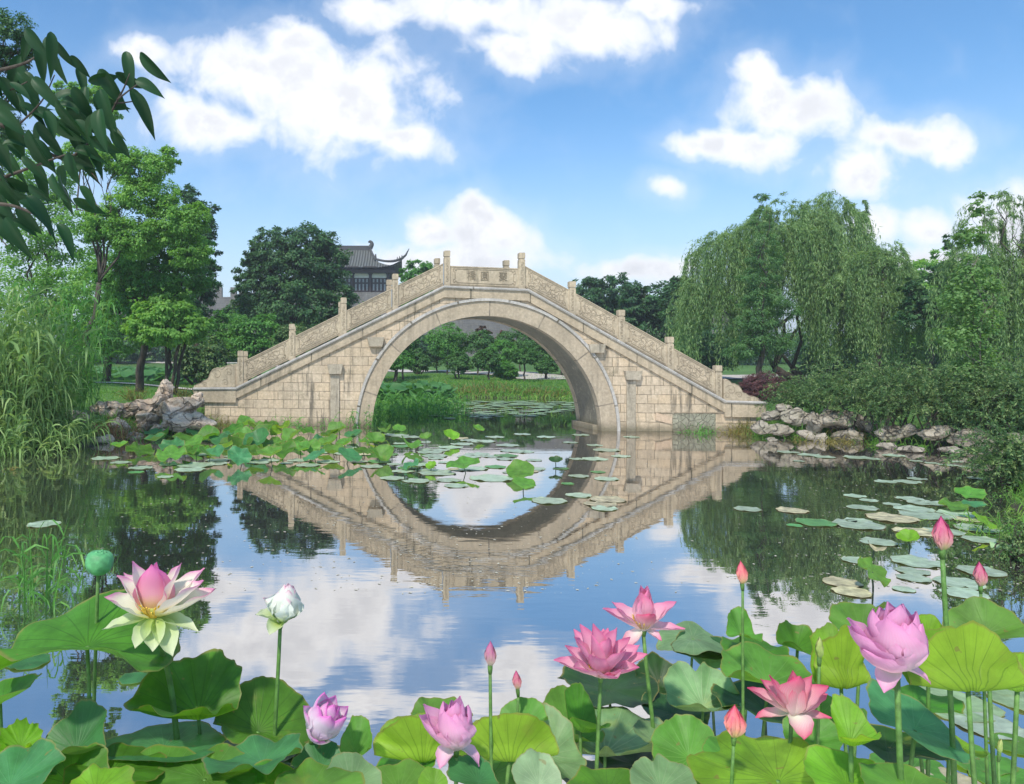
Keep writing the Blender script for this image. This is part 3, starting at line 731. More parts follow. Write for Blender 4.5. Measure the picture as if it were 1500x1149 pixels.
# ------------------------------------------------------------------ city wall and gate pavilion
def city_wall():
    Yw = 95; root = empty('city_wall', (0, Yw, 0), 'long grey brick city wall with a crenellated top far behind the bridge', 'city wall')
    zt = at(340, 441, Yw)[2]; x0, x1 = at(150, 500, Yw)[0], at(1100, 500, Yw)[0]
    def bx(mb, x0, x1, y0, y1, z0, z1):
        mb.add([(x0,y0,z0),(x1,y0,z0),(x1,y1,z0),(x0,y1,z0),(x0,y0,z1),(x1,y0,z1),(x1,y1,z1),(x0,y1,z1)],
               [[3,2,1,0],[4,5,6,7],[0,1,5,4],[1,2,6,5],[2,3,7,6],[3,0,4,7]], [(x0,z0),(x1,z0),(x1,z0),(x0,z0),(x0,z1),(x1,z1),(x1,z1),(x0,z1)])
    mb = MB(); bx(mb, x0, x1, Yw, Yw+5, 0, zt-1.2); mb.build('wall_face', M['citywall'], root, uv=True)
    mb = MB(); bx(mb, x0, x1, Yw-.15, Yw+.6, zt-1.198, zt-.9); mb.build('ledge', M['citywall'], root, uv=True)
    mb = MB(); bx(mb, x0, x1, Yw, Yw+.5, zt-.898, zt+.5); mb.build('parapet', M['citywall'], root, uv=True)
    per = 33/F*Yw; xa = at(337.5, 430, Yw)[0]
    k0 = -2
    while xa+k0*per+per < at(480, 430, Yw)[0]:
        a = xa+k0*per; b = a+per*.62; h = at(340, 421, Yw)[2]
        mb = MB(); z0 = zt+.502
        bx(mb, a, a+(b-a)*.42, Yw, Yw+.5, z0, h-.35); bx(mb, a+(b-a)*.6, b, Yw, Yw+.5, z0, h-.35); bx(mb, a+(b-a)*.42+.002, a+(b-a)*.6-.002, Yw, Yw+.5, z0, z0+.35)
        bx(mb, a-.002, b+.002, Yw-.003, Yw+.503, h-.348, h)
        mb.build('battlement', M['citywall'], root, uv=True); k0 += 1
city_wall()
def pavilion():
    Y = 90; k = Y/F; X = lambda px: (px-CX)*k; Z = lambda py: CAMZ+(CY-py)*k
    root = empty('gate_pavilion', (X(503), Y+4, Z(432)), 'dark timber pavilion with upswept grey tiled roof beyond the dark camphor tree', 'pavilion')
    xm = X(503); hw = X(568)-xm; hd = 5.0
    mb = MB()
    def bx(mb, x0, x1, y0, y1, z0, z1):
        mb.add([(x0,y0,z0),(x1,y0,z0),(x1,y1,z0),(x0,y1,z0),(x0,y0,z1),(x1,y0,z1),(x1,y1,z1),(x0,y1,z1)],
               [[3,2,1,0],[4,5,6,7],[0,1,5,4],[1,2,6,5],[2,3,7,6],[3,0,4,7]], [(x0,z0),(x1,z0),(x1,z0),(x0,z0),(x0,z1),(x1,z1),(x1,z1),(x0,z1)])
    yf = Y
    bx(mb, xm-hw-.6, xm+hw+.6, yf-.5, yf+2*hd+.5, Z(470), Z(429)); mb.build('terrace', M['citywall'], root, uv=True)
    mb = MB(); bx(mb, xm-hw+.1, xm+hw-.1, yf+.1, yf+2*hd-.1, Z(428.9), Z(394)); mb.build('hall', M['darkwood'], root)
    nb = 5; pitch = 2*hw/nb
    for i in range(nb):
        a = xm-hw+i*pitch+.18; b = a+pitch-.36
        mb = MB(); n = 12
        V = []; zt = Z(396.5); zb = Z(404.5)
        for j in range(n+1):
            t = j/n; x = a+(b-a)*t; z = zb+(zt-zb)*min(1, math.sin(math.pi*t)**.5*1.1+.1) if True else zt
            V += [(x, yf+.06, zb-.25), (x, yf+.06, z)]
        mb.add(V, [[2*j, 2*j+2, 2*j+3, 2*j+1] for j in range(n)]); mb.build('frieze_panel', M['whitewall'], root)
        for q in range(4):
            c0 = a+(b-a)*(q+.12)/4; c1 = a+(b-a)*(q+.88)/4
            mb = MB(); bx(mb, c0, c1, yf+.03, yf+.085, Z(427.5), Z(407.5)); w = mb.build('window', M['darkwood'], root)
            mb = MB()
            for r in range(2):
                z0, z1 = (Z(426), Z(416.5)) if r == 0 else (Z(414), Z(409))
                bx(mb, c0+.09, (c0+c1)/2-.02, yf+.015, yf+.028, z0, z1); bx(mb, (c0+c1)/2+.02, c1-.09, yf+.015, yf+.028, z0, z1)
            mb.build('pane', M['pane'], w)
    for i in range(nb+1):
        x = xm-hw+i*pitch
        mb = MB(); mb.tube([(x, yf-.12, Z(429)), (x, yf-.12, Z(395))], .17, 12); mb.build('column', M['darkwood'], root)
        mb = MB()
        for j, s in enumerate((.3, .5, .75)): bx(mb, x-s, x+s, yf-.3-.2*j, yf+.02, Z(402)+j*.3+.002, Z(402)+j*.3+.28)
        mb.build('bracket', M['darkwood'], root)
    # roof: hip and gable, concave slopes, lifted corners
    ov = 1.7; ridge_x = X(538)-xm; rz = Z(357.5); ez = Z(394.5); cyr = yf+hd
    nx, ny = 40, 14; ex = hw+ov; ey = hd+ov
    hipx = ridge_x+.9
    def surf(side):
        V = []; uv = []
        for j in range(ny+1):
            t = j/ny
            prof = (1-t)**1.55
            for i in range(nx+1):
                s = -1+2*i/nx
                half = ridge_x+(hipx-ridge_x)*min(1, t/.45) if t < .45 else hipx+(ex-hipx)*((t-.45)/.55)**.95
                x = s*half; y = ey*t
                lift = max(0, abs(x)/ex-.55)/.45; z = ez+(rz-ez)*prof+.95*lift**2.4*t**2.5
                V.append((xm+x, cyr-side*y, z)); uv.append((x, t*5))
        Fc = [[j*(nx+1)+i, j*(nx+1)+i+1, (j+1)*(nx+1)+i+1, (j+1)*(nx+1)+i] for j in range(ny) for i in range(nx)]
        return V, Fc, uv
    def endsurf(side):
        V = []; uv = []; t0 = .45
        for j in range(ny+1):
            t = t0+(1-t0)*j/ny; prof = (1-t)**1.55; half = hipx+(ex-hipx)*((t-.45)/.55)**.95
            for i in range(nx+1):
                s = -1+2*i/nx; y = ey*t*s; lift = max(0, abs(y)/ey-.4)/.6
                z = ez+(rz-ez)*prof+.95*t**2.5*lift**2.4
                V.append((xm+side*half, cyr+y, z)); uv.append((y, t*5))
        return V, [[j*(nx+1)+i, j*(nx+1)+i+1, (j+1)*(nx+1)+i+1, (j+1)*(nx+1)+i] for j in range(ny) for i in range(nx)], uv
    for sd_ in (1, -1):
        for fn in (surf, endsurf):
            mb = MB(); V, Fc, uv = fn(sd_); mb.add(V, Fc, uv)
            n0 = len(V); mb.add([(x, y, z-.16) for x, y, z in V], [f[::-1] for f in Fc], uv)
            mb.build('roof', M['roof'], root, uv=True, smooth=True)
    # ridges
    mb = MB(); P = [(xm-ridge_x, cyr, rz+.15), (xm+ridge_x, cyr, rz+.15)]
    bx(mb, xm-ridge_x-.1, xm+ridge_x+.1, cyr-.16, cyr+.16, rz-.1, rz+.5); rg = mb.build('main_ridge', M['ridge'], root)
    for sx in (-1, 1):
        mb = MB(); P = bez([(xm+sx*ridge_x, cyr, rz+.2), (xm+sx*(ridge_x+.25), cyr, rz+.7), (xm+sx*(ridge_x+.05), cyr, rz+1.05), (xm+sx*(ridge_x-.22), cyr, rz+.95)], 5)
        mb.tube(P, np.linspace(.34, .1, len(P)), 8); mb.build('finial', M['ridge'], rg)
        for sy in (-1, 1):
            mb = MB(); pts = []
            for t in np.linspace(0.02, .45, 6): pts.append((xm+sx*(ridge_x+(hipx-ridge_x)*min(1, t/.45)), cyr+sy*ey*t, ez+(rz-ez)*(1-t)**1.55+.14))
            mb.tube(pts, .17, 6)
            mb.tube([(pts[-1][0]-sx*.05, pts[-1][1], pts[-1][2]), (pts[-1][0]-sx*.02, pts[-1][1], pts[-1][2]+.75)], [.22, .07], 6)
            pts = []
            for t in np.linspace(.45, 1, 12):
                half = hipx+(ex-hipx)*((t-.45)/.55)**.95; pts.append((xm+sx*half, cyr+sy*ey*t, ez+(rz-ez)*(1-t)**1.55+.95*t**2.5+.12))
            pts.append((xm+sx*(ex+.45), cyr+sy*(ey+.3), pts[-1][2]+.35)); pts.append((xm+sx*(ex+.85), cyr+sy*(ey+.5), pts[-1][2]+.75))
            mb.tube(pts, [.16]*12+[.12, .04], 6)
            for t_ in (9, 10, 11): mb.tube([pts[t_], (pts[t_][0], pts[t_][1], pts[t_][2]+.42)], [.11, .03], 5)
            mb.build('hip_ridge', M['ridge'], root)
        mb = MB(); t = .45; zb = ez+(rz-ez)*(1-t)**1.55
        mb.add([(xm+sx*(ridge_x+.25), cyr-ey*t*.9, zb), (xm+sx*(ridge_x+.25), cyr+ey*t*.9, zb), (xm+sx*(ridge_x+.25), cyr, rz)], [[0,1,2]]); mb.build('gable', M['darkwood'], root)
    mb = MB(); bx(mb, xm-hw-.9, xm+hw+.9, yf-.9, yf+2*hd+.9, ez-.55, ez-.2); mb.build('eave_beam', M['darkwood'], root)
pavilion()

# ------------------------------------------------------------------ trees
tree('camphor_tree', 'large round dark camphor tree beside the pavilion roof, behind the left railing', 'tree', (430, None), 45,
     [(430,395,55,52),(390,415,38,48),(475,400,38,50),(405,365,40,32),(450,360,42,30),(430,450,80,42),(370,440,26,36),(490,440,30,40),(385,380,22,24),(360,400,18,20)], M['camphor'], 900, 70, .19, .38, 11, clump=.2)
tree('round_tree', 'small round green tree whose top shows between the two upper left railing posts', 'tree', (612, None), 54,
     [(612,400,24,18),(598,412,16,14),(628,404,16,14),(610,430,30,30)], M['green'], 200, 50, .2, .2, 12)
FT = [(858,430,30,28,0),(880,420,30,20,0),(905,425,30,18,1),(935,432,30,20,0),(965,425,28,18,0),(1000,440,30,30,2)]
for i, (lab, bx_, bl, Y, mt) in enumerate([
    ('dark green dense tree rising just right of the upper right railing', 885, [(870,445,40,34),(900,430,38,28),(860,425,22,20),(905,470,45,50),(880,500,50,40)], 55, 'darktree'),
    ('dark broad tree between the railing and the big weeping willow', 955, [(945,440,38,28),(975,455,36,36),(925,460,30,34),(960,500,55,50)], 50, 'darktree'),
    ('blackish tree whose crown touches the left edge of the willow', 1000, [(1000,430,22,26),(1005,470,35,50),(1000,520,40,40)], 47, 'darktree')]):
    tree('broadleaf_tree', lab, 'tree', (bx_, None), Y, bl, M[mt], 420, 60, .22, .3, 20+i, 'dark trees right of the bridge')
# big willow, its neighbour and the redwood in front
tree('weeping_willow', 'huge weeping willow with a forked trunk right of the bridge', 'tree', (1190, 556), 36,
     [(1150,345,62,42),(1060,390,48,50),(1210,340,58,42),(1110,360,52,40),(1250,390,42,50),(1180,400,80,60),(1030,440,32,40),(1255,310,12,18),(1215,300,30,18),(1150,305,34,20)], M['willow'], 380, 40, .15, .24, 31,
     extra=willow_extra(56, 3.6, .17, 1.2), branch_top=.2, stems=2, shell=.3, asp=.3)
tree('weeping_willow', 'smaller pale weeping willow directly right of the huge one', 'tree', (1285, 556), 33,
     [(1280,400,42,40),(1310,420,30,40),(1240,430,30,40),(1275,460,50,50),(1305,375,18,22)], M['willow'], 300, 44, .14, .2, 32,
     extra=willow_extra(52, 3.2, .16, 1.2), shell=.3, asp=.3)
def redwood_extra(mb, B, rng):
    pass
tree('dawn_redwood', 'narrow pointed conifer growing in front of the huge willow', 'tree', (1116, 556), 32,
     [(1116,298,8,22),(1116,325,16,18),(1114,352,22,18),(1120,380,26,18),(1112,410,30,18),(1122,440,34,18),(1110,470,36,18),(1120,500,38,18),(1085,515,26,14),(1150,455,22,12),(1140,508,24,12),(1090,440,20,11)], M['redwood'], 330, 70, .11, .14, 33, clump=.34, shell=.4, asp=.3, branch_top=1.6)
tree('maple_tree', 'dark leaved tree leaning between the small willow and the poplar', 'tree', (1400, 556), 30,
     [(1370,430,40,30),(1345,460,34,26),(1395,455,36,34),(1330,430,16,20),(1400,355,20,16),(1385,400,22,22)], M['darktree'], 230, 50, .14, .16, 34)
tree('yellow_green_tree', 'low yellowish tree crown behind the dark leaved tree on the right', 'tree', (1360, 556), 40,
     [(1365,400,40,24),(1390,385,26,24),(1340,420,34,30),(1360,470,60,60)], M['lime'], 260, 50, .17, .2, 35)
tree('weeping_willow', 'tall weeping willow at the right edge with a high separate top', 'tree', (1475, 556), 27,
     [(1465,300,18,20),(1440,330,28,36),(1485,310,14,24),(1475,430,60,60),(1430,400,40,50),(1500,390,40,50),(1520,460,60,70),(1450,480,50,50)], M['willow'], 300, 40, .13, .13, 36,
     extra=willow_extra(58, 2.9, .14, 1.1), shell=.3, asp=.3, depth=.6)
tree('young_poplar', 'slender young poplar with light heart shaped leaves at the water edge', 'tree', (1448, 640), 17,
     [(1430,300,10,26),(1425,345,18,26),(1405,350,8,12),(1425,400,26,28),(1410,440,34,26),(1435,470,30,24),(1415,500,34,26),(1425,545,36,26),(1440,590,30,22),(1400,470,16,14),(1450,430,16,20)], M['poplar'], 330, 24, .07, .045, 37, clump=.4, trunk_mat=M['palebark'], shell=.3, branch_top=1.2, asp=.95)
tree('tall_hedge_tree', 'dense dark green trees closing the gap under the right willows', 'tree', (1380, 556), 44,
     [(1050,520,60,34),(1120,530,60,26),(1230,530,70,30),(1300,510,60,40),(1360,530,50,26),(1480,500,80,60),(1420,520,60,40)], M['darktree'], 420, 60, .2, .2, 38, clump=.25) if False else None
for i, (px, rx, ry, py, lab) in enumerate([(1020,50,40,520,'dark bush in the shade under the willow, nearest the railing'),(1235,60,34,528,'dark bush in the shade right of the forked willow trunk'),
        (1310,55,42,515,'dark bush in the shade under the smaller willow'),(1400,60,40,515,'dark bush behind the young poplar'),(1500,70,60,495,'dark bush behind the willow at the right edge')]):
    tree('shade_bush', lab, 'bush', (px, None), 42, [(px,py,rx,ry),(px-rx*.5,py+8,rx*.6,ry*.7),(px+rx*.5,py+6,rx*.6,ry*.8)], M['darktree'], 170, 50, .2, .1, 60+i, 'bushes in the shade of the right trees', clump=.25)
# left side
tree('tall_lake_tree', 'tall airy tree with a bare forked trunk left of the bridge', 'tree', (122, 590), 25,
     [(205,250,42,26),(240,235,24,20),(170,235,36,22),(215,290,48,28),(255,330,44,34),(280,370,30,30),(150,330,40,34),(200,350,44,30),(110,180,24,30),(140,140,30,16),(100,140,20,20),(165,165,14,12),(120,230,30,26),(290,320,20,24)], M['lime'], 1100, 60, .10, .12, 41, clump=.26, shell=.35, branch_top=.8, depth=.7)
tree('green_lake_tree', 'bright green tree with a straight dark trunk standing left of the bridge end', 'tree', (204, 585), 27,
     [(210,390,46,40),(260,360,40,40),(170,400,34,40),(240,410,50,36),(190,440,30,24),(290,400,26,40)], M['green'], 420, 60, .12, .16, 42, clump=.22, shell=.4)
tree('round_clipped_tree', 'low round dense tree with many thin stems beside the lotus field', 'tree', (244, 575), 26,
     [(245,462,46,24),(215,478,34,20),(278,480,34,20),(245,445,30,14),(248,490,55,18)], M['lime'], 330, 60, .14, .07, 43, stems=4, clump=.22, branch_top=.9)
tree('background_tree', 'tall dark tree directly left of the crenellated wall', 'tree', (290, None), 40,
     [(290,330,28,40),(300,380,22,40),(270,300,24,30),(300,420,24,30),(270,440,40,40)], M['darktree'], 300, 55, .17, .25, 44, clump=.22)
tree('background_tree', 'grey green tree far left behind the giant reeds', 'tree', (60, None), 30,
     [(40,330,60,60),(100,350,50,50),(30,420,70,60),(110,430,60,50),(70,270,40,40),(20,250,40,50)], M['lime'], 420, 60, .13, .15, 45, clump=.24)
tree('background_tree', 'green tree behind the twin trunks at the left', 'tree', (155, None), 36,
     [(150,420,50,50),(190,450,50,50),(110,470,50,50),(230,450,50,40),(160,500,60,30)], M['lime'], 400, 55, .17, .22, 46, clump=.24)
tree('corner_tree', 'leafy tree top entering the upper left corner of the picture', 'tree', (-60, None), 14,
     [(5,50,40,34),(-30,90,40,50),(20,85,24,22),(38,62,14,12),(-40,200,60,80)], M['camphor'], 360, 60, .06, .14, 47, clump=.3)
for i, (px, py, rx, ry, Y, mt, lab) in enumerate([
    (330,480,36,36,40,'green','light green bush behind the lower left railing post'),(375,482,36,32,38,'green','feathery green bush behind the second railing panel'),
    (425,495,36,30,38,'shrub','dark olive bush behind the second left railing post'),(352,455,26,16,46,'camphor','rounded dark bush under the crenellated wall'),
    (295,515,40,30,36,'shrub','brownish green bush left of the scroll stone'),(470,500,36,34,40,'camphor','dark bush behind the third railing post'),(530,480,50,40,42,'camphor','dark bush behind the fourth railing panel')]):
    tree('bush', lab, 'bush', (px, None), Y, [(px,py,rx*.8,ry*.8),(px-rx*.45,py+ry*.35,rx*.6,ry*.6),(px+rx*.45,py+ry*.3,rx*.6,ry*.6),(px,py+ry*.8,rx,ry*.6)], M[mt], 210, 50, .15, .08, 80+i, 'bushes behind the left half of the bridge', clump=.26, stems=3)
# orchard seen through the arch
ORC = [(575,535,24,22,563),(590,515,20,30,560),(612,540,14,18,556),(655,510,26,32,555),(672,540,15,22,560),(700,510,24,22,556),(735,525,24,22,558),(762,505,26,24,552),
       (713,536,16,20,561),(740,552,14,18,560),(790,520,22,24,556),(768,530,16,16,562),(820,525,20,22,556),(640,530,20,24,550),(800,545,12,12,560),(840,520,20,26,552)]
ol = ['the leftmost, half hidden by the arch ring','feathery and pale, second from left','short, third from left','large, with a bending trunk','narrow and drooping, beside the reeds','bushy, left of the paving','leaning, in the middle of the row','tall, before the pale paving','short trunked, front of the row','thin and see-through','round, on the paving edge','low, in front of the paving','rounded, near the right arch wall','dark, at the back of the row','tiny, on the lawn to the right','rightmost, cut by the arch wall']
for i, ((px, py, rx, ry, pb), l_) in enumerate(zip(ORC, ol)):
    Y = 38+(566-pb)*1.1
    tree('plum_tree', f'small orchard tree under the arch: {l_}', 'tree', (px, None), Y, [(px,py-7,rx*1.0,ry*.75),(px-rx*.7,py-6-ry*.1,rx*.6,ry*.5),(px+rx*.7,py-6,rx*.6,ry*.5),(px+rx*.2,py-ry*.7,rx*.6,ry*.5)], M['plum' if i % 3 else 'green'], 150, 46, .13, .06, 100+i, 'orchard trees seen through the arch', clump=.28, stems=1 if i % 2 else 2, branch_top=.75)
tree('red_leaved_tree', 'reddish topped tree in front of the grey wall under the arch crown', 'tree', (707, None), 58, [(706,484,7,6),(712,490,8,6),(700,500,12,10)], M['redbush'], 60, 40, .18, .08, 130)
tree('purple_leaved_tree', 'dark purple tree in front of the grey wall under the arch', 'tree', (738, None), 56, [(738,492,8,8),(730,502,10,8),(746,506,11,9)], M['red'], 60, 40, .18, .08, 131)
# clipped purple bush and the white bench behind it
tree('clipped_bush', 'dome shaped purple brown clipped bush at the right end of the bridge', 'bush', (1120, 590), 24,
     [(1120,572,32,25),(1112,580,27,18),(1130,580,25,18)], M['red'], 900, 60, .035, .04, 140, clump=.16, shell=.85, stems=3)
def bench():
    c = at(1140, 556, 40); x, y = c[0], c[1]; z = gz1(x, y)
    root = empty('stone_bench', (x, y, z), 'white stone bench on the lawn just right of the purple bush', 'bench')
    def bx(x0, x1, z0, z1, nm):
        b = bmesh.new(); bmesh.ops.create_cube(b, size=1); bmesh.ops.scale(b, vec=(x1-x0, .5, z1-z0), verts=b.verts); bmesh.ops.bevel(b, geom=b.edges[:], offset=.02, segments=2, affect='EDGES')
        me = bpy.data.meshes.new(nm); b.to_mesh(me); b.free(); me.materials.append(M['whitestone']); o = bpy.data.objects.new(nm, me); COL.objects.link(o); o.parent = root; o.location = ((x0+x1)/2, 0, (z0+z1)/2)
    h = at(1140, 553, 40)[2]-z
    bx(-.75, .75, h-.12, h, 'seat'); bx(-.6, -.4, -.1, h-.122, 'leg'); bx(.4, .6, -.1, h-.122, 'leg')
bench()

# ------------------------------------------------------------------ shrubs on the right bank
SB = [
 ('arching olive green shrub right of the purple bush', [(1175,580,32,20),(1205,572,34,20),(1160,592,20,14)], 20, 'shrub'),
 ('arching green shrub above the two big grey boulders', [(1240,575,40,28),(1270,560,36,26),(1225,592,24,18)], 18.6, 'shrub'),
 ('tall bright topped shrub in the middle of the right bank', [(1310,562,46,34),(1290,598,38,28),(1330,595,42,34)], 17.6, 'shrub'),
 ('broad dark based shrub left of the young poplar', [(1370,570,48,36),(1360,600,44,30),(1400,600,44,42)], 17, 'shrub'),
 ('feathery shrub behind the young poplar trunk', [(1440,580,46,40),(1460,610,36,34)], 16.8, 'shrub'),
 ('shrub at the right picture edge above the dark bank', [(1500,580,46,46),(1490,610,40,34)], 16, 'shrub'),
 ('overhanging leafy shrub low at the right picture edge', [(1490,680,40,28),(1475,660,26,22),(1520,700,50,34)], 11.6, 'shrub')]
for i, (lab, bl, Y, mt) in enumerate(SB):
    spray_bush('arching_shrub', lab, 'shrub', [(a,b_+4,c*.8,d*.7) for a,b_,c,d in bl], Y, M[mt], 200+i, n=230, L=1.0, leaf=.06, per_m=60, fill=(60, 80), grav=.75, out=.9, asp=.36, group='arching shrubs along the right bank')

# far rows of trees that close the view at the horizon
for i, (px, w, h, Y) in enumerate([(-40,90,70,75),(30,80,60,78),(100,80,56,76),(170,70,50,78),(240,70,56,80),(300,60,40,84),(345,50,26,80),(395,60,40,78),(600,60,44,76),(650,50,40,80),(830,60,50,78),(890,60,50,76),(1080,80,60,75),(1180,80,60,78),(1290,80,60,76),(1400,90,66,78),(1500,90,66,75)]):
    py = 535-h*.5
    tree('far_tree', ['dark green tree of the far row','pale green tree of the far row'][i % 2]+' beyond the lawn, '+ORD[i]+' from the left', 'tree', (px, None), Y, [(px,py,w*.5,h*.5),(px-w*.35,py+h*.15,w*.35,h*.4),(px+w*.35,py+h*.1,w*.35,h*.42),(px+w*.1,py-h*.25,w*.3,h*.3)], M['darktree' if i % 2 == 0 else 'plum'], 150, 46, .3, .2, 300+i, 'far row of trees beyond the lawns', clump=.28)

# ------------------------------------------------------------------ rocks
def rock(label, px, py, rx, ry, Y, m, seed, group, kind=0):
    rng = np.random.default_rng(seed); c = at(px, py, Y); k = Y/F
    b = bmesh.new(); bmesh.ops.create_icosphere(b, subdivisions=4, radius=1)
    V = np.array([v.co[:] for v in b.verts]); Fc = [[v.index for v in f.verts] for f in b.faces]; b.free()
    d = V.copy()
    r = np.ones(len(V))*1.12
    for _ in range(22):                                   # facets: clip by random planes
        n = unit(rng.normal(size=3)); h = rng.uniform(.5, .92); q = d@n
        r = np.where(q > .05, np.minimum(r, h/np.maximum(q, .05)), r)
    for f_, a_ in ((2.3, .12), (4.7, .08), (9.1, .05), (17, .025)):
        ph = rng.random(3)*6; M3 = rng.normal(size=(3, 3))*f_*.6
        r = r+a_*np.sin(d@M3[0]+ph[0])*np.cos(d@M3[1]+ph[1])
    for _ in range(2 if kind else 1):                     # hollows
        n = unit(rng.normal(size=3)+np.array([0, -1.0, .2])); q = d@n; r = r-(.34 if kind else .16)*np.exp(-((1-q)/.05))
    P = d*r[:, None]*np.array([rx*k, (rx+ry)*.5*k, ry*k])*1.12
    a = rng.random()*.5-.25; ca, sa = math.cos(a), math.sin(a); P = np.column_stack([P[:, 0]*ca-P[:, 2]*sa*.6, P[:, 1], P[:, 0]*sa*.6+P[:, 2]*ca])
    mb = MB(); mb.add(P+c, Fc); o = mb.build('rock', m, loc=(c[0], c[1], c[2]-ry*k), smooth=True)
    tag(o, label, 'rock', group)
    me = o.data
    try: me.set_sharp_from_angle(angle=R(24))
    except Exception: pass
    return o
LR = [(240,585,18,26,20.0,1,'tall pale knobbly rock at the top of the left rock pile'),(262,598,30,17,19.6,1,'broad pink grey rock touching the left bridge end'),(215,600,30,15,19.8,0,'grey flat topped rock behind the pile, left of its summit'),
      (290,585,14,12,19.9,0,'rock tucked against the left bridge end block'),(190,600,22,13,19.2,0,'rounded light rock left of the hollow one'),(160,600,20,20,19.0,1,'pointed rock with a round dark hole at the left end of the pile'),
      (212,615,22,18,18.9,1,'hollowed rock in the middle of the left pile'),(258,620,26,17,18.9,0,'cream rock low at the front of the left pile'),(290,622,28,18,19.0,1,'brownish rock with folds beside the yellow weeds'),
      (232,630,14,10,18.6,0,'small rock wedged at the foot of the pile'),(170,625,22,15,18.3,0,'reddish grey rock above the dry weeds'),(112,612,26,12,18.0,0,'pale rock half hidden by the giant reeds'),
      (195,640,16,9,17.9,0,'small rock beside the dry weeds near the water'),(155,645,18,9,17.2,0,'flat rock at the water edge left of the lotus'),(240,602,14,16,19.2,0,'upright rock at the heart of the left pile'),(138,600,12,9,18.9,0,'little rock at the far left of the pile')]
for i, (px, py, rx, ry, Y, k, l) in enumerate(LR): rock(l, px, py, rx, ry, Y, M['rockwarm'], 400+i, 'rocks at the left end of the bridge', k)
RR = [(1125,610,17,9,19.4,0,'flat dark capped rock touching the right end of the bridge'),(1112,627,14,11,19.0,0,'jumbled brown rock at the foot of the right bridge end'),(1140,630,20,11,18.9,0,'light ridged rock at the water edge near the bridge'),
      (1168,613,20,14,19.0,0,'pale pointed boulder, left of the two big grey ones'),(1193,618,15,19,18.8,0,'upright narrow boulder leaning on the big grey one'),(1222,614,26,19,18.7,0,'biggest grey boulder on the right bank'),
      (1180,636,14,9,18.4,0,'low mossy rock below the upright boulder'),(1245,640,24,15,18.2,0,'sandy rounded rock behind the yellow grass'),(1262,618,17,13,18.5,0,'flat sided reddish rock right of the biggest boulder'),
      (1205,641,12,8,18.1,0,'little brown rock in the grass at the water edge'),(1150,598,16,10,19.5,0,'shaded grey rock under the arching shrub'),(1300,635,24,14,17.6,0,'dark grey rock under the middle shrub'),
      (1330,632,20,12,17.3,0,'shaded rock second in the row under the shrubs'),(1372,635,24,13,16.8,0,'square dark rock under the broad shrub'),(1410,640,26,14,16.5,0,'long dark rock left of the poplar stem'),
      (1300,653,16,6,16.7,0,'small flat rock on the waterline under the middle shrub'),(1335,659,20,7,16.1,0,'flat rock on the waterline among the grass'),(1395,660,26,8,15.7,0,'wide flat rock at the dark waterline'),(1455,655,24,14,15.6,0,'mossy rock right of the poplar stem'),
      (1130,645,8,5,18.2,0,'tiny rock standing in the water near the bridge'),(1490,650,26,16,15.4,0,'dark rock near the right picture edge')]
for i, (px, py, rx, ry, Y, k, l) in enumerate(RR): rock(l, px, py, rx, ry, Y, M['rockgrey'], 450+i, 'rocks along the right bank', k)

# ------------------------------------------------------------------ reeds, weeds and grass
def reed_clump(name, label, cat, spots, n, hgt, seed, mt, group=None, bl=(.5, .9), bw_=.028, lean=.25, kind=None, leaf_per=9, culm=True):
    """culms with long arching leaves; spots: (x, y, radius)"""
    rng = np.random.default_rng(seed)
    sp = np.array(spots); i = rng.integers(0, len(sp), n); a = rng.random(n)*6.28; r = np.sqrt(rng.random(n))*sp[i, 2]
    x = sp[i, 0]+np.cos(a)*r; y = sp[i, 1]+np.sin(a)*r; z = np.maximum(gz(x, y), -.25)-.03
    c = sp[:, :2].mean(0); z0 = max(0, gz1(*c))
    root = empty(name, (c[0], c[1], z0), label, cat, group) if kind is None else None
    P0 = np.column_stack([x, y, z]); ax = np.column_stack([rng.normal(size=n)*lean, rng.normal(size=n)*lean, np.ones(n)]); ax[:, 0] += (x-sp[i, 0])/np.maximum(sp[i, 2], .1)*lean*1.2
    ax = unit(ax); H = hgt*(.55+.5*rng.random(n))
    mb = MB()
    for j in range(leaf_per):
        t = .12+.85*(j+rng.random(n))/leaf_per; B = P0+ax*(H*t)[:, None]; B[:, 2] -= (t*H*.05)
        d = unit(rng.normal(size=(n, 3))*np.array([1, 1, .2])); D = unit(ax*1.2+d*.75)
        blade_strip(mb, B, D, (bl[0]+(bl[1]-bl[0])*rng.random(n))*(.7+.5*t), bw_*(.6+.7*rng.random(n)), 1.1+rng.random(n)*1.4, rng)
    if kind is None:
        mb.build('leaves', mt, root)
        if culm:
            mb = MB()
            blade_strip(mb, P0, ax, H, .02, .05, rng); blade_strip(mb, P0, ax, H, .02, .05, rng, side=ax[:, [1, 0, 2]]*np.array([1, -1, .2])); mb.build('stem', mt, root)
        return root
    if culm: blade_strip(mb, P0, ax, H, .02, .05, rng)
    return tag(mb.build(name, mt), kind=kind)
reed_clump('giant_reed', 'tallest clump of giant reeds at the left picture edge', 'reeds', [(-8.5,15.6,.9),(-9.2,16.6,.9)], 150, 3.5, 501, M['reed'], 'giant reed clumps on the left bank', (.5,1.0), .05, .13)
reed_clump('giant_reed', 'clump of giant reeds leaning right over the left rocks', 'reeds', [(-8.3,16.2,.6)], 85, 2.7, 502, M['reed'], 'giant reed clumps on the left bank', (.45,.9), .045, .13)
reed_clump('giant_reed', 'low trailing reeds over the water at the left bank', 'reeds', [(-7.9,15.2,.5),(-7.8,16.2,.4)], 90, 1.1, 503, M['reed'], 'giant reed clumps on the left bank', (.35,.7), .034, .5)
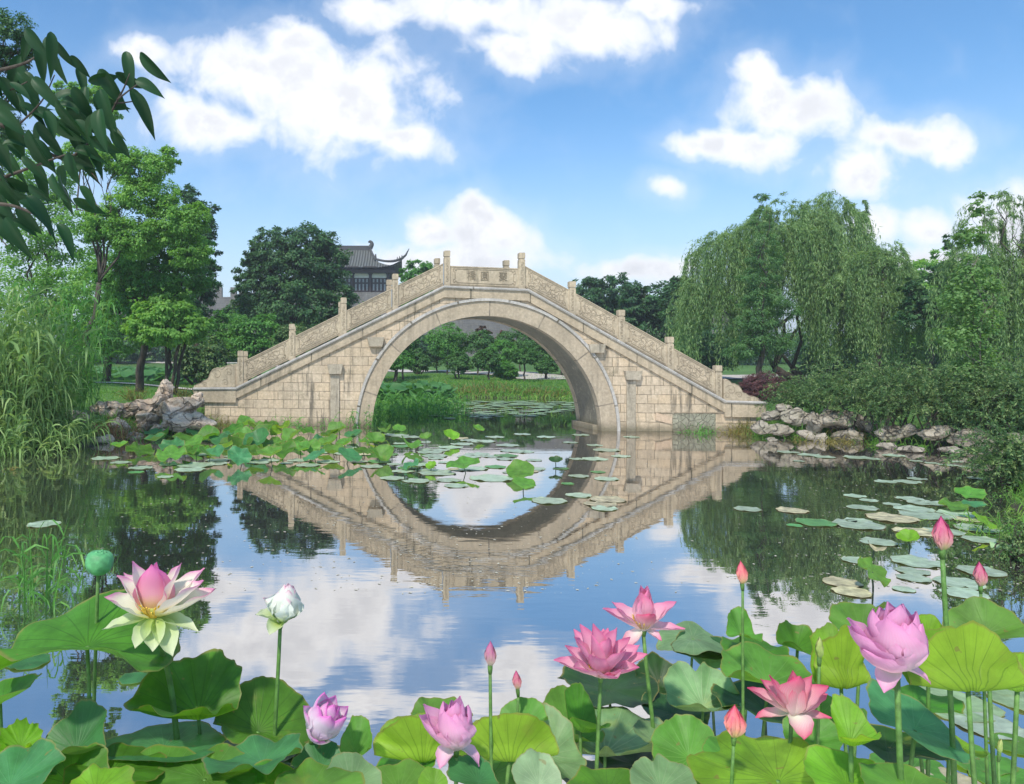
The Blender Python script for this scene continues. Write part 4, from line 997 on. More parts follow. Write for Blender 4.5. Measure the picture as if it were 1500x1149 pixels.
reed_clump('giant_reed', 'yellow green reeds rising behind the tallest clump at the left', 'reeds', [(-9.0,18.5,1.0)], 100, 3.6, 504, M['greenreed'], 'giant reed clumps on the left bank', (.5,1.0), .04, .14)
def wpt(px, py, z=0.): return wat(px, py, z)
def small_weed(label, px, py, n, h, mt, seed, rad=.25, name='reed', cat='reed', group='thin reeds standing along the left bridge wall', bl=(.15,.35), bw_=.018, lean=.12, lp=6):
    p = wpt(px, py); return reed_clump(name, label, cat, [(p[0], p[1], rad)], n, h, seed, mt, group, bl, bw_, lean, leaf_per=lp)
for i, (px, h) in enumerate([(362,.7),(374,.6),(412,.75),(428,.8),(444,.75),(470,.85),(503,.9),(530,.9),(541,1.1),(398,.45),(456,.4)]):
    small_weed(f'thin leafy reed in front of the left bridge wall, {ORD[i]} of the row' if False else ['thin reed nearest the left end block','reed second along the left bridge wall','tall thin reed under the left stair','reed with spread leaves left of the pilaster','slender reed left of the pilaster','reed right against the left pilaster','tall reed right of the left pilaster','bushy reed at the foot of the arch ring','tallest reed in front of the arch ring foot','short reed low on the left wall','short reed left of the pilaster base'][i], px, 627, 3 if i < 7 else 6, h, M['greenreed'], 520+i, .12, bw_=.028, lp=8)
small_weed('yellow weeds growing against the left end block of the bridge', 328, 628, 60, .75, M['weed'], 540, .35, 'weed', 'weeds', None, (.1,.3), .02, .35)
small_weed('rust red dry weeds below the left rocks', 175, 645, 70, .5, M['dryweed'], 541, .5, 'weed', 'weeds', None, (.1,.3), .016, .5)
small_weed('yellow grass tuft between the left rocks', 198, 618, 24, .6, M['weed'], 542, .2, 'weed', 'weeds', None, (.2,.4), .018, .5)
small_weed('small ochre tuft on the broad pink grey rock', 268, 610, 20, .5, M['weed'], 543, .15, 'weed', 'weeds', None, (.1,.3), .016, .4)
small_weed('green grass tuft before the grey patch of the right wall', 1025, 634, 50, .5, M['greenreed'], 544, .35, 'weed', 'weeds', None, (.2,.5), .016, .4)
small_weed('yellowish grass tuft at the right corner of the bridge', 1082, 636, 40, .5, M['weed'], 545, .3, 'weed', 'weeds', None, (.2,.4), .014, .3)
for i, (px, py, h, r, n, lab) in enumerate([(1222,640,.75,.2,26,'bright upright grass tuft in front of the biggest grey boulder'),(1168,640,.6,.2,22,'pale green grass tuft below the pale boulder'),(1245,648,.5,.5,50,'yellow green grass around the sandy rock'),
      (1195,648,.4,.6,50,'low grass fringe in the middle of the right waterline'),(1290,652,.5,.3,30,'grass tuft left of the small flat rock'),(1330,655,.5,.3,24,'dark grass tuft under the middle shrub'),(1130,640,.4,.4,36,'grass fringe near the right bridge end'),(1440,655,.6,.3,30,'grass tuft right of the poplar stem')]):
    small_weed(lab, px, py, n, h, M['weed' if i in (2,3) else 'grassblade'], 550+i, r, 'grass_tuft', 'grass', 'grass tufts along the right waterline', (.2,.45), .016, .35)
small_weed('bright green grass hanging over the water at the right picture edge', 1462, 775, 150, .4, M['grassblade'], 570, .45, 'grass_tuft', 'grass', None, (.2,.45), .012, .5, 7)
small_weed('pale green grass growing in the water at the far left', 52, 880, 12, .95, M['greenreed'], 571, .28, 'water_grass', 'grass', None, (.3,.55), .018, .12, 7)
small_weed('olive tuft hanging at the left picture edge over the water', 5, 690, 30, .4, M['weed'], 572, .3, 'grass_tuft', 'grass', None, (.15,.3), .016, .5, 6)
small_weed('single reed blade standing in the water left of the bridge reflection', 507, 790, 2, .2, M['greenreed'], 573, .02, 'water_grass', 'grass', None, (.2,.3), .02, .1, 3)
spray_bush('arching_shrub', 'grey green leafy plant low at the right edge above the lotus flowers', 'shrub', [(1490,810,24,26),(1500,780,20,18)], 7.4, M['shrub'], 575, n=70, L=.3, leaf=.035, per_m=60, fill=(30,40))
# reed bed and lotus field behind the bridge, far lotus field on the left, meadow fringe
reed_clump('reed_bed', None, None, [(at(px, 600, Y)[0], Y, 1.0) for px in (556,575,595,615,632,650) for Y in (25.5,27,28.5)], 430, 1.05, 580, M['greenreed'], None, (.3,.6), .045, .08, 'stuff', 4)
LMF = plain('far_floating_leaves', (.22,.33,.17), .5, .3, 3)
def lotus_field(name, pts, n, seed, hgt, rad, mt, flat=1.):
    rng = np.random.default_rng(seed); mb = MB()
    x0, y0 = min(p[0] for p in pts), min(p[1] for p in pts); x1, y1 = max(p[0] for p in pts), max(p[1] for p in pts)
    x = rng.uniform(x0, x1, n*3); y = rng.uniform(y0, y1, n*3); k = poly_sd(pts, x, y) < 0; x, y = x[k][:n], y[k][:n]; n = len(x)
    z = hgt*(.35+.65*rng.random(n)); N = unit(rng.normal(size=(n, 3))*.35*flat+np.array([0, -.15*flat, 1.])); rr = rad*(.6+.6*rng.random(n))
    A = unit(np.cross(N, rng.normal(size=(n, 3)))); Bv = np.cross(N, A); C = np.column_stack([x, y, z]); S = 14; V = [C]
    for j in range(S):
        q = 2*math.pi*j/S; V.append(C+(A*math.cos(q)+Bv*math.sin(q))*rr[:, None]+N*(rr*flat*(.22+.12*np.sin(q*3+x*5)))[:, None])
    V = np.stack(V, 1).reshape(-1, 3); b = np.arange(n)[:, None]*(S+1); j = np.arange(S)
    T = np.stack([b+0*j, b+1+j, b+1+(j+1) % S], -1).reshape(-1, 3); mb.add(V, T)
    return tag(mb.build(name, mt, smooth=True), kind='stuff')
lotus_field('lotus_field', [(-5,27.5),(-5.3,36),(1.5,36),(2.2,33),(.5,30)], 700, 581, .75, .26, M['lotusfield'])
lotus_field('lotus_field', [(-34,45),(-14,45.2),(-10.5,46),(-11,56),(-32,60)], 2600, 582, 1.0, .42, M['lotusfield'])
lotus_field('floating_leaves', [(0,29),(2,34.5),(8.8,35),(7,30),(4,25),(1,24)], 230, 583, .03, .22, LMF, 0.)
def fringe(name, line, n, h, seed, mt, w=.5, bw_=.02):
    rng = np.random.default_rng(seed); P = bez(line, 12); i = rng.integers(0, len(P), n); xy = P[i]+rng.normal(size=(n, 2))*w*.5
    z = np.maximum(gz(xy[:, 0], xy[:, 1]), -.05)-.02; mb = MB(); ax = unit(rng.normal(size=(n, 3))*np.array([.35,.35,0])+np.array([0,0,1.]))
    blade_strip(mb, np.column_stack([xy, z]), ax, h*(.5+.8*rng.random(n)), bw_, .6+rng.random(n), rng); return tag(mb.build(name, mt), kind='stuff')
fringe('grass', [(-5,36.5),(-2,37.8),(2,38.2),(6,38),(9.3,37.2),(11,34)], 2600, .55, 590, M['grassblade'], .9, .035)
fringe('grass', [(2,38.4),(5,38.4),(9,37.4)], 420, .8, 591, M['weed'], .5, .03)
fringe('grass', [(-7.4,17.4),(-6.6,19.2),(-6.0,21),(-5.5,24),(-5.4,27),(-5.8,32)], 2200, .35, 592, M['grassblade'], .9, .018)
fringe('grass', [(9.2,20.6),(9.8,19.5),(11,18.8),(13,17.8),(13.8,16.4),(12.8,14.3),(10.6,12)], 4200, .3, 593, M['grassblade'], .6, .014)
fringe('grass', [(10.6,12),(8.5,9.9),(7.4,7),(7.8,4)], 2500, .3, 594, M['grassblade'], .4, .012)
fringe('grass', [(1,27),(3,26),(4.2,25.5),(5.5,25)], 420, .3, 595, M['grassblade'], 2.2, .012)
def lawn(name, x0, x1, y0, y1, n, h, seed):
    rng = np.random.default_rng(seed); x = rng.uniform(x0, x1, n); y = rng.uniform(y0, y1, n); z = gz(x, y); k = z > .12; x, y, z = x[k], y[k], z[k]; n = len(x)
    mb = MB(); blade_strip(mb, np.column_stack([x, y, z-.02]), unit(rng.normal(size=(n, 3))*np.array([.5,.5,0])+np.array([0,0,1.])), h*(.5+rng.random(n)), .03, .8, rng, k=3); return tag(mb.build(name, M['grassblade']), kind='stuff')
lawn('grass', -16, -5, 20, 42, 30000, .1, 596); lawn('grass', -5, 12, 38, 48, 22000, .14, 597); lawn('grass', 8, 20, 20, 40, 16000, .12, 598)

# ------------------------------------------------------------------ lotus leaves
def lotus_mat(name, top, under, vein, trans=.35, blot=.25, tint=(1.3, 1.25, .5), gloss=.5):
    m, t, b = mat(name); uv = t.new('ShaderNodeTexCoord').outputs['UV']; geo = t.new('ShaderNodeNewGeometry')
    su = t.new('ShaderNodeSeparateXYZ'); t.put(su.inputs[0], uv); ang, rr = su.outputs[0], su.outputs[1]
    oi = t.new('ShaderNodeObjectInfo').outputs['Random']
    n = t.noise(geo.outputs['Position'], 9, 5, .6); n2 = t.noise(geo.outputs['Position'], 55, 4, .6)
    # 21 main veins that fork towards the rim
    v1 = t.m('ABSOLUTE', t.m('SUBTRACT', t.m('FRACT', t.m('MULTIPLY', ang, 21)), .5))
    wdt = t.m('MULTIPLY_ADD', t.m('SUBTRACT', 1., rr), .06, .02)
    v1 = t.m('SUBTRACT', 1., t.m('DIVIDE', v1, t.m('DIVIDE', wdt, t.m('ADD', rr, .08))), clamp=True)
    v2 = t.m('ABSOLUTE', t.m('SUBTRACT', t.m('FRACT', t.m('MULTIPLY_ADD', ang, 63, t.m('MULTIPLY', n, 1.3))), .5))
    v2 = t.m('MULTIPLY', t.m('SUBTRACT', 1., t.m('MULTIPLY', v2, 12), clamp=True), t.mapr(rr, .4, .7))
    vv = t.m('MAXIMUM', v1, t.m('MULTIPLY', v2, .35))
    def sh(c, k): return tuple(min(1, q*k) for q in c)
    ct = t.mix(t.mapr(n, .3, .7), sh(top, 1-blot), sh(top, 1+blot)); cu = t.mix(t.mapr(n, .3, .7), sh(under, 1-blot*.6), sh(under, 1+blot*.6))
    c = t.mix(geo.outputs['Backfacing'], ct, cu)
    c = t.mix(t.m('MULTIPLY', vv, .55), c, vein)
    dust = t.mapr(t.noise(geo.outputs['Position'], 3.5, 6, .65), .42, .68); c = t.mix(t.m('MULTIPLY', dust, .3), c, t.mix(1., c, (1.5, 1.35, 1.6), 'MULTIPLY'))
    yel = t.mapr(t.noise(geo.outputs['Position'], 5.5, 4, .7), .60, .74); c = t.mix(t.m('MULTIPLY', yel, .35), c, (.32, .34, .06))
    rim = t.mapr(t.m('ADD', rr, t.m('MULTIPLY', t.m('SUBTRACT', n, .5), .14)), .95, 1.0)
    c = t.mix(t.m('MULTIPLY', rim, .6), c, (.3,.24,.08))
    hole = t.mapr(t.noise(geo.outputs['Position'], 26, 2), .70, .74); c = t.mix(t.m('MULTIPLY', hole, .6), c, (.25,.2,.07))
    hs = t.new('ShaderNodeHueSaturation'); t.put(hs.inputs['Color'], c); t.put(hs.inputs['Value'], t.m('MULTIPLY_ADD', oi, .35, .83)); t.put(hs.inputs['Hue'], t.m('MULTIPLY_ADD', oi, .025, .4875)); c = hs.outputs[0]
    t.put(b.inputs['Base Color'], c); b.inputs['Roughness'].default_value = gloss; b.inputs['Specular IOR Level'].default_value = .4
    bm_ = t.bump(t.m('ADD', t.m('MULTIPLY', vv, .6), t.m('MULTIPLY', n2, .25)), .35, .004); t.put(b.inputs['Normal'], bm_)
    tr = t.new('ShaderNodeBsdfTranslucent'); t.put(tr.inputs[0], t.mix(1., c, tint, 'MULTIPLY'))
    mx = t.new('ShaderNodeMixShader'); mx.inputs[0].default_value = trans
    t.l.new(b.outputs[0], mx.inputs[1]); t.l.new(tr.outputs[0], mx.inputs[2]); t.l.new(mx.outputs[0], t.n['Material Output'].inputs[0]); return m
LM = {
 'dark': lotus_mat('deep_green_lotus_leaf', (.075,.22,.02), (.13,.31,.025), (.04,.11,.012), .38),
 'mid': lotus_mat('green_lotus_leaf', (.12,.30,.045), (.18,.36,.05), (.2,.38,.10), .42),
 'lime': lotus_mat('yellow_green_lotus_leaf', (.20,.42,.035), (.30,.50,.04), (.09,.2,.02), .5),
 'teal': lotus_mat('blue_green_lotus_leaf', (.06,.22,.075), (.13,.30,.07), (.1,.31,.12), .3),
 'sage': lotus_mat('grey_green_lotus_leaf', (.17,.31,.13), (.22,.33,.12), (.3,.43,.22), .25),
 'pale': lotus_mat('pale_lotus_leaf', (.30,.46,.24), (.32,.42,.2), (.42,.55,.33), .25),
 'pad': lotus_mat('pale_floating_pad', (.36,.47,.33), (.2,.25,.1), (.44,.55,.4), .1, gloss=.3),
 'padgreen': lotus_mat('green_floating_pad', (.10,.28,.08), (.2,.25,.1), (.18,.36,.13), .1, gloss=.4),
 'padbrown': lotus_mat('yellowing_floating_pad', (.46,.43,.26), (.2,.2,.1), (.5,.47,.3), .1, .45),
 'shade': lotus_mat('shaded_lotus_leaf', (.025,.08,.02), (.04,.1,.02), (.04,.1,.02), .15)}  # leaf green darkened to paint in the shade on low and rear leaves
M['stalk'] = plain('lotus_stalk', (.10,.22,.045), .6, .3, 30)
M['darkstalk'] = plain('dark_lotus_stalk', (.035,.075,.03), .6, .3, 30)

def leaf_geo(C, Rr, tx=0., ty=0., yaw=0., c1=.12, c2=.15, fold=0., droop=0., wave=.07, k=5, seed=0, sl=1., sr_=1., hinge=0., notch=0., nr=9, na=64, jag=0.):
    """peltate leaf: returns verts, quads, uv. Local +z is the upper side. tx tips the far edge up (shows the top to the camera), ty rolls it;
    hinge bends the near half upwards by that angle"""
    rng = np.random.default_rng(seed); a = np.linspace(0, 2*np.pi, na+1); r = np.linspace(0, 1, nr+1)**.8
    A, Q = np.meshgrid(a, r)
    ph = rng.random(6)*6.28
    rim = 1+.04*np.sin(3*A+ph[0])+.025*np.sin(7*A+ph[1])+.015*np.sin(13*A+ph[2])+.01*np.sin(29*A+ph[3])-jag*np.abs(np.sin(9*A+ph[4]))-notch*np.exp(-((np.mod(A-math.pi/2+math.pi, 2*math.pi)-math.pi)/.16)**2)
    rim = np.where(Q > 0, 1+(rim-1)*Q**1.5, 1)
    X = Q*rim*np.cos(A); X = X*np.where(X < 0, sl, sr_); Yl = Q*rim*np.sin(A)
    Z = c1*Q+c2*Q**2+fold*np.abs(Yl)**1.4-droop*X*X+wave*Q**2.2*(np.sin(k*A+ph[4])+.45*np.sin((k*2-1)*A+ph[5]))
    Z = Z-.04*np.exp(-(Q/.09)**2)
    if hinge:
        g_ = hinge*np.clip(-Yl/.3, 0, 1); fy = np.where(Yl < 0, Yl, 0); by = Yl-fy
        Y2 = fy*np.cos(g_)+Z*np.sin(g_)*(Yl < 0); Z = np.where(Yl < 0, -fy*np.sin(g_)+Z*np.cos(g_), Z); Yl = by+Y2
    P = np.stack([X, Yl, Z], -1).reshape(-1, 3)*Rr
    cy, sy = math.cos(yaw), math.sin(yaw); P = P@np.array([[cy, sy, 0], [-sy, cy, 0], [0, 0, 1]])
    ct, st = math.cos(ty), math.sin(ty); P = P@np.array([[ct, 0, -st], [0, 1, 0], [st, 0, ct]])
    ct, st = math.cos(tx), math.sin(tx); P = P@np.array([[1, 0, 0], [0, ct, st], [0, -st, ct]])
    uv = np.stack([A/(2*np.pi), Q], -1).reshape(-1, 2)
    i, j = np.meshgrid(np.arange(na), np.arange(nr)); b = (j*(na+1)+i).ravel()
    return P+C, np.stack([b+na+1, b+na+2, b+1, b], 1), uv
def stalk(mb, top, seed, r=.007, base=None, z1=-.35):
    rng = np.random.default_rng(seed); top = np.array(top, float)
    b = np.array([top[0]+rng.normal()*.05, top[1]+rng.normal()*.06+.03, z1]) if base is None else np.array(base, float)
    m_ = (top+b)/2+np.array([rng.normal()*.025, rng.normal()*.02, 0]); mb.tube(bez([b, m_, top], 7), np.linspace(r*1.25, r*.85, 15), 8)
def lotus_leaf(label, px, py, Y, Rr, m, group='large standing lotus leaves in the foreground', stem='stalk', sr=.007, base=None, name='lotus_leaf', hi=True, **kw):
    C = at(px, py, Y)
    z0 = 0; root = empty(name, (C[0], C[1], 0), label, 'lotus leaf', group)
    V, Q, uv = leaf_geo(C, Rr, nr=12 if hi else 6, na=96 if hi else 30, **kw)
    mb = MB(); mb.add(V, Q, uv); mb.build('blade', LM[m], root, uv=True, smooth=True)
    if C[2] > .03:
        mb = MB(); stalk(mb, C-np.array([0, 0, .004]), kw.get('seed', 0), sr, base); mb.build('stalk', M[stem], root, smooth=True)
    return root
D = math.radians
# label, px, py (stalk joint), distance, radius, material, shape
# label, stalk joint px,py, extents x0,x1,y0,y1 as they look in the photo, distance, material, shape
FG = [
 ('biggest dark green leaf with drooping wings behind the yellow white flower', 128, 945, -8, 250, 858, 957, 2.25, 'dark', dict(droop=.30, c1=.02, c2=.03, wave=.07, k=5, seed=3)),
 ('upright ragged olive leaf crossed by the stalk of the yellow white flower', 291, 1047, 184, 352, 956, 1058, 2.3, 'dark', dict(c1=.06, c2=.08, wave=.05, k=7, jag=.05, seed=4)),
 ('green leaf sloping down right of the ragged olive leaf', 378, 1070, 316, 462, 996, 1098, 2.35, 'dark', dict(ty=D(16), droop=.1, c1=.05, c2=.05, wave=.05, k=4, seed=5)),
 ('teal leaf catching light left of the wide grey teal leaf', 112, 1100, 58, 165, 1036, 1115, 2.1, 'teal', dict(ty=D(-16), c1=.06, c2=.1, wave=.06, k=5, seed=6)),
 ('wide grey teal leaf under the ragged olive leaf', 240, 1095, 150, 330, 1056, 1116, 2.2, 'teal', dict(c1=.0, c2=.03, wave=.02, k=4, seed=7)),
 ('broad yellow green leaf at the bottom left, below the grey teal leaf', 225, 1165, 120, 318, 1103, 1200, 1.95, 'mid', dict(c1=.05, c2=.08, droop=.18, wave=.05, k=5, seed=8)),
 ('olive leaf at the bottom left with a raised corner', 105, 1150, 45, 160, 1095, 1200, 2.0, 'dark', dict(ty=D(-10), c1=.05, c2=.08, droop=.1, wave=.09, k=4, seed=9)),
 ('bright torn leaf peeping at the bottom edge between two green ones', 140, 1160, 95, 195, 1126, 1190, 1.8, 'lime', dict(c1=.05, c2=.1, wave=.09, k=5, jag=.08, seed=10)),
 ('torn leaf low at the left picture edge', 30, 1095, -5, 62, 1060, 1115, 2.1, 'lime', dict(ty=D(10), c1=.2, c2=.25, wave=.16, k=7, jag=.15, seed=11)),
 ('dark teal leaf in the lower left corner', 15, 1150, -40, 90, 1098, 1190, 1.9, 'teal', dict(ty=D(-10), c1=.1, c2=.1, wave=.08, k=5, seed=12)),
 ('small green leaf cut by the left picture edge', 0, 1030, -50, 60, 1000, 1045, 2.2, 'dark', dict(ty=D(-18), c1=.1, c2=.12, wave=.06, k=4, seed=13)),
 ('ragged blue green leaf left of the pink and white bloom stalk', 385, 1118, 300, 446, 1086, 1140, 2.05, 'teal', dict(ty=D(-8), c1=.06, c2=.1, wave=.08, k=5, jag=.06, seed=14)),
 ('blue green leaf under the pink and white globe flower', 470, 1125, 428, 502, 1090, 1142, 2.1, 'teal', dict(c1=.06, c2=.1, wave=.06, k=5, seed=15)),
 ('rounded green leaf at the bottom below the blue green ones', 385, 1175, 305, 470, 1124, 1200, 1.9, 'dark', dict(c1=.05, c2=.06, droop=.15, wave=.05, k=6, seed=16)),
 ('pale half folded leaf right of the globe flower', 522, 1105, 500, 552, 1055, 1120, 2.2, 'mid', dict(ty=D(-20), c1=.1, c2=.1, wave=.05, k=4, seed=17)),
 ('pale leaf low between the left and middle groups', 515, 1150, 470, 560, 1112, 1180, 2.0, 'sage', dict(ty=D(15), c1=.1, c2=.1, wave=.06, k=4, seed=18)),
 ('glowing yellow green leaf seen from below, left of the half open pink flower', 620, 1115, 545, 655, 1055, 1068, 2.35, 'lime', dict(c1=.08, c2=.1, wave=.05, k=5, seed=20)),
 ('drooping shaded lobe under the left glowing leaf', 600, 1115, 542, 640, 1098, 1140, 2.4, 'dark', dict(ty=D(-16), c1=.02, c2=.05, wave=.05, k=5, seed=19)),
 ('glowing yellow green fan leaf right of the half open pink flower', 746, 1114, 672, 820, 1055, 1062, 2.3, 'lime', dict(c1=.08, c2=.1, wave=.05, k=4, seed=21)),
 ('green leaf behind the half open pink flower', 640, 1058, 600, 690, 1028, 1070, 2.7, 'mid', dict(c1=.1, c2=.1, wave=.08, k=5, seed=22)),
 ('green leaf rising behind the right fan leaf of the middle group', 768, 1062, 728, 806, 1028, 1072, 2.6, 'mid', dict(ty=D(-14), c1=.1, c2=.1, wave=.06, k=5, seed=23)),
 ('dark teal leaf at the bottom under the half open pink flower', 700, 1145, 650, 728, 1112, 1165, 2.1, 'teal', dict(ty=D(12), c1=.05, c2=.1, wave=.05, k=4, seed=24)),
 ('small bright leaf at the bottom left of the middle group', 635, 1152, 612, 655, 1128, 1170, 2.0, 'lime', dict(c1=.1, c2=.1, wave=.06, k=4, seed=25)),
 ('large grey green leaf in the centre of the dense group', 886, 1103, 838, 1000, 1036, 1112, 2.85, 'sage', dict(ty=D(-4), c1=.02, c2=.08, wave=.045, k=8, jag=.03, seed=30)),
 ('light green leaf left of the centre, under the folded dark leaf', 838, 1080, 786, 878, 1010, 1096, 2.9, 'mid', dict(ty=D(8), c1=.05, c2=.12, wave=.06, k=5, seed=31)),
 ('dark half folded leaf standing like a pocket left of the centre', 850, 1068, 817, 874, 1008, 1074, 2.72, 'dark', dict(ty=D(26), c1=.1, c2=.1, wave=.04, k=3, seed=32)),
 ('pale yellowish leaf in the middle between the two groups', 805, 1105, 762, 850, 1040, 1149, 2.6, 'sage', dict(ty=D(14), c1=.05, c2=.12, wave=.07, k=5, seed=33)),
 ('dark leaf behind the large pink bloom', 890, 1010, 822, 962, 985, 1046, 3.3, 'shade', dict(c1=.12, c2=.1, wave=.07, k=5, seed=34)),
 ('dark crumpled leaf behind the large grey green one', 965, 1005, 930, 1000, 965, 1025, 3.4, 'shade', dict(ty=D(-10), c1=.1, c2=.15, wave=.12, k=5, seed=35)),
 ('grey green leaf with a torn notch right of the centre', 1030, 1036, 973, 1088, 968, 1044, 3.0, 'sage', dict(c1=.03, c2=.08, wave=.05, k=7, notch=.3, jag=.03, seed=36)),
 ('pale arched leaf at the top of the dense group', 1015, 935, 966, 1068, 906, 952, 3.6, 'sage', dict(c1=.0, c2=-.05, droop=.25, wave=.05, k=5, seed=37)),
 ('dark leaf in the shadow of the pale arched one', 1040, 962, 985, 1095, 935, 985, 3.5, 'shade', dict(c1=.1, c2=.1, wave=.08, k=4, seed=38)),
 ('small curled leaf below the orange tipped bud', 1085, 928, 1058, 1108, 895, 945, 3.2, 'mid', dict(ty=D(16), c1=.1, c2=.2, droop=.3, wave=.12, k=4, seed=39)),
 ('light green leaf right of the notched one', 1125, 1000, 1058, 1203, 948, 1014, 2.8, 'mid', dict(ty=D(8), c1=.04, c2=.1, wave=.06, k=6, seed=40)),
 ('sage leaf in front, between the two pink buds', 960, 1088, 930, 1008, 1062, 1100, 2.6, 'sage', dict(ty=D(8), c1=.05, c2=.12, wave=.06, k=5, seed=41)),
 ('bright green leaf at the bottom centre', 1010, 1110, 955, 1062, 1052, 1160, 2.35, 'mid', dict(c1=.04, c2=.08, wave=.05, k=6, jag=.03, seed=42)),
 ('huge bright leaf at the bottom right of the centre', 1140, 1142, 1020, 1232, 1085, 1200, 2.15, 'lime', dict(ty=D(-4), c1=.04, c2=.1, wave=.06, k=6, seed=43)),
 ('mid green leaf behind the huge bright one', 1070, 1110, 1030, 1110, 1082, 1140, 2.3, 'mid', dict(ty=D(6), c1=.04, c2=.1, wave=.05, k=5, seed=63)),
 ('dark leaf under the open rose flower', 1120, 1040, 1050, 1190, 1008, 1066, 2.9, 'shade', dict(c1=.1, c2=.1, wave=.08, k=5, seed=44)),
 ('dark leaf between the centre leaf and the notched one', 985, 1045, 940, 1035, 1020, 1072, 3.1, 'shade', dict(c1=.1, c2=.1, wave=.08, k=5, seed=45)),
 ('pale bottom edge leaf left of the centre stalks', 790, 1150, 745, 822, 1105, 1190, 2.1, 'pale', dict(ty=D(20), c1=.1, c2=.1, wave=.08, k=4, seed=46)),
 ('grey green leaf at the bottom edge with a cut', 968, 1155, 925, 1022, 1115, 1190, 2.1, 'sage', dict(c1=.1, c2=.1, wave=.06, notch=.3, k=5, seed=47)),
 ('shaded low leaf over the water in the centre', 865, 1145, 812, 940, 1120, 1170, 3.1, 'shade', dict(c1=.1, c2=.1, wave=.05, k=5, seed=48)),
 ('mid green leaf right of the small rose bud', 1190, 1085, 1150, 1232, 1048, 1110, 2.5, 'mid', dict(ty=D(-14), c1=.08, c2=.1, wave=.06, k=5, seed=49)),
 ('upright yellow green leaf left of the biggest pink flower', 1232, 1006, 1192, 1272, 922, 935, 2.5, 'lime', dict(c1=.06, c2=.1, wave=.05, k=5, seed=50)),
 ('dark green curled leaf left of the upright yellow green one', 1168, 950, 1129, 1202, 914, 968, 3.0, 'dark', dict(ty=D(20), c1=.1, c2=.15, wave=.12, k=4, seed=51)),
 ('green leaf directly behind the biggest pink flower', 1262, 925, 1218, 1312, 886, 950, 2.9, 'mid', dict(c1=.08, c2=.1, wave=.08, k=5, seed=52)),
 ('large glowing fan leaf at the right, veins meeting at its thick stalk', 1418, 1010, 1326, 1505, 922, 930, 2.0, 'lime', dict(c1=.06, c2=.06, wave=.05, k=4, seed=53)),
 ('glowing leaf cut by the right picture edge', 1490, 1012, 1462, 1560, 960, 968, 2.12, 'lime', dict(ty=D(-6), c1=.08, c2=.1, wave=.05, k=5, seed=54)),
 ('green leaf arching above the right fan leaf', 1445, 928, 1392, 1499, 882, 940, 2.5, 'mid', dict(ty=D(-22), c1=.05, c2=.08, droop=.15, wave=.07, k=4, seed=55)),
 ('small green leaf between the biggest flower and the tall bud stalk', 1360, 932, 1345, 1390, 906, 945, 2.6, 'lime', dict(ty=D(10), c1=.2, c2=.2, wave=.08, k=4, seed=56)),
 ('small folded bright leaf low between two stalks at the right', 1246, 1088, 1228, 1284, 1028, 1094, 2.0, 'lime', dict(ty=D(-10), c1=.1, c2=.1, wave=.05, k=4, seed=57)),
 ('large dark teal leaf sloping under the biggest pink flower', 1340, 1068, 1272, 1418, 1006, 1112, 2.25, 'teal', dict(ty=D(20), c1=.04, c2=.06, droop=.1, wave=.05, k=4, seed=58)),
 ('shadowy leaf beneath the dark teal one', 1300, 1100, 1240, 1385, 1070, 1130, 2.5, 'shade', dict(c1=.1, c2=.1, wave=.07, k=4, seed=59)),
 ('bright leaf at the bottom edge left of the right stalks', 1240, 1150, 1182, 1302, 1104, 1190, 2.0, 'lime', dict(c1=.08, c2=.1, wave=.06, k=5, seed=60)),
 ('bright leaf at the bottom edge under the biggest flower stalk', 1330, 1160, 1268, 1388, 1126, 1200, 1.9, 'mid', dict(c1=.08, c2=.1, wave=.05, k=5, seed=61)),
 ('yellowish leaf low in front of the dark teal one', 1390, 1095, 1345, 1430, 1072, 1112, 2.6, 'lime', dict(ty=D(14), c1=.1, c2=.1, wave=.06, k=5, seed=62)),
 ('olive green leaf filling the bottom left between the teal leaves', 165, 1128, 100, 240, 1096, 1160, 2.02, 'dark', dict(c1=.05, c2=.06, droop=.1, wave=.05, k=5, seed=70)),
 ('wide green leaf at the bottom edge left of the globe flower', 300, 1140, 215, 385, 1098, 1180, 2.0, 'mid', dict(c1=.04, c2=.06, droop=.1, wave=.06, k=5, seed=71)),
 ('dark leaf low behind the grey teal leaf', 200, 1112, 120, 290, 1085, 1140, 2.45, 'shade', dict(c1=.05, c2=.06, wave=.06, k=5, seed=72)),
 ('shaded leaf low behind the ragged blue green leaf', 350, 1105, 290, 440, 1078, 1130, 2.5, 'shade', dict(c1=.05, c2=.06, wave=.06, k=5, seed=73)),
 ('dark leaf low under the globe flower stalk', 445, 1120, 400, 520, 1095, 1150, 2.4, 'shade', dict(c1=.05, c2=.06, wave=.06, k=5, seed=74)),
 ('green leaf at the bottom edge under the globe flower', 450, 1160, 400, 530, 1122, 1195, 1.9, 'mid', dict(c1=.05, c2=.06, wave=.06, k=5, seed=75)),
 ('teal leaf at the left edge above the corner leaf', 45, 1120, -15, 110, 1085, 1150, 2.1, 'teal', dict(c1=.05, c2=.06, wave=.07, k=5, seed=76)),
 ('green leaf at the bottom edge between left and middle groups', 585, 1160, 535, 640, 1120, 1190, 2.1, 'mid', dict(c1=.05, c2=.06, wave=.07, k=5, seed=77)),
 ('dark leaf low under the right glowing fan of the middle group', 720, 1135, 670, 790, 1100, 1165, 2.5, 'dark', dict(c1=.05, c2=.06, wave=.07, k=5, seed=78)),
 ('shaded leaf behind the centre stalks', 930, 1120, 880, 985, 1098, 1145, 3.0, 'shade', dict(c1=.05, c2=.06, wave=.07, k=5, seed=79)),
 ('green leaf at the bottom edge beside the cut leaf', 890, 1160, 835, 950, 1128, 1195, 2.3, 'dark', dict(c1=.05, c2=.06, wave=.07, k=5, seed=80)),
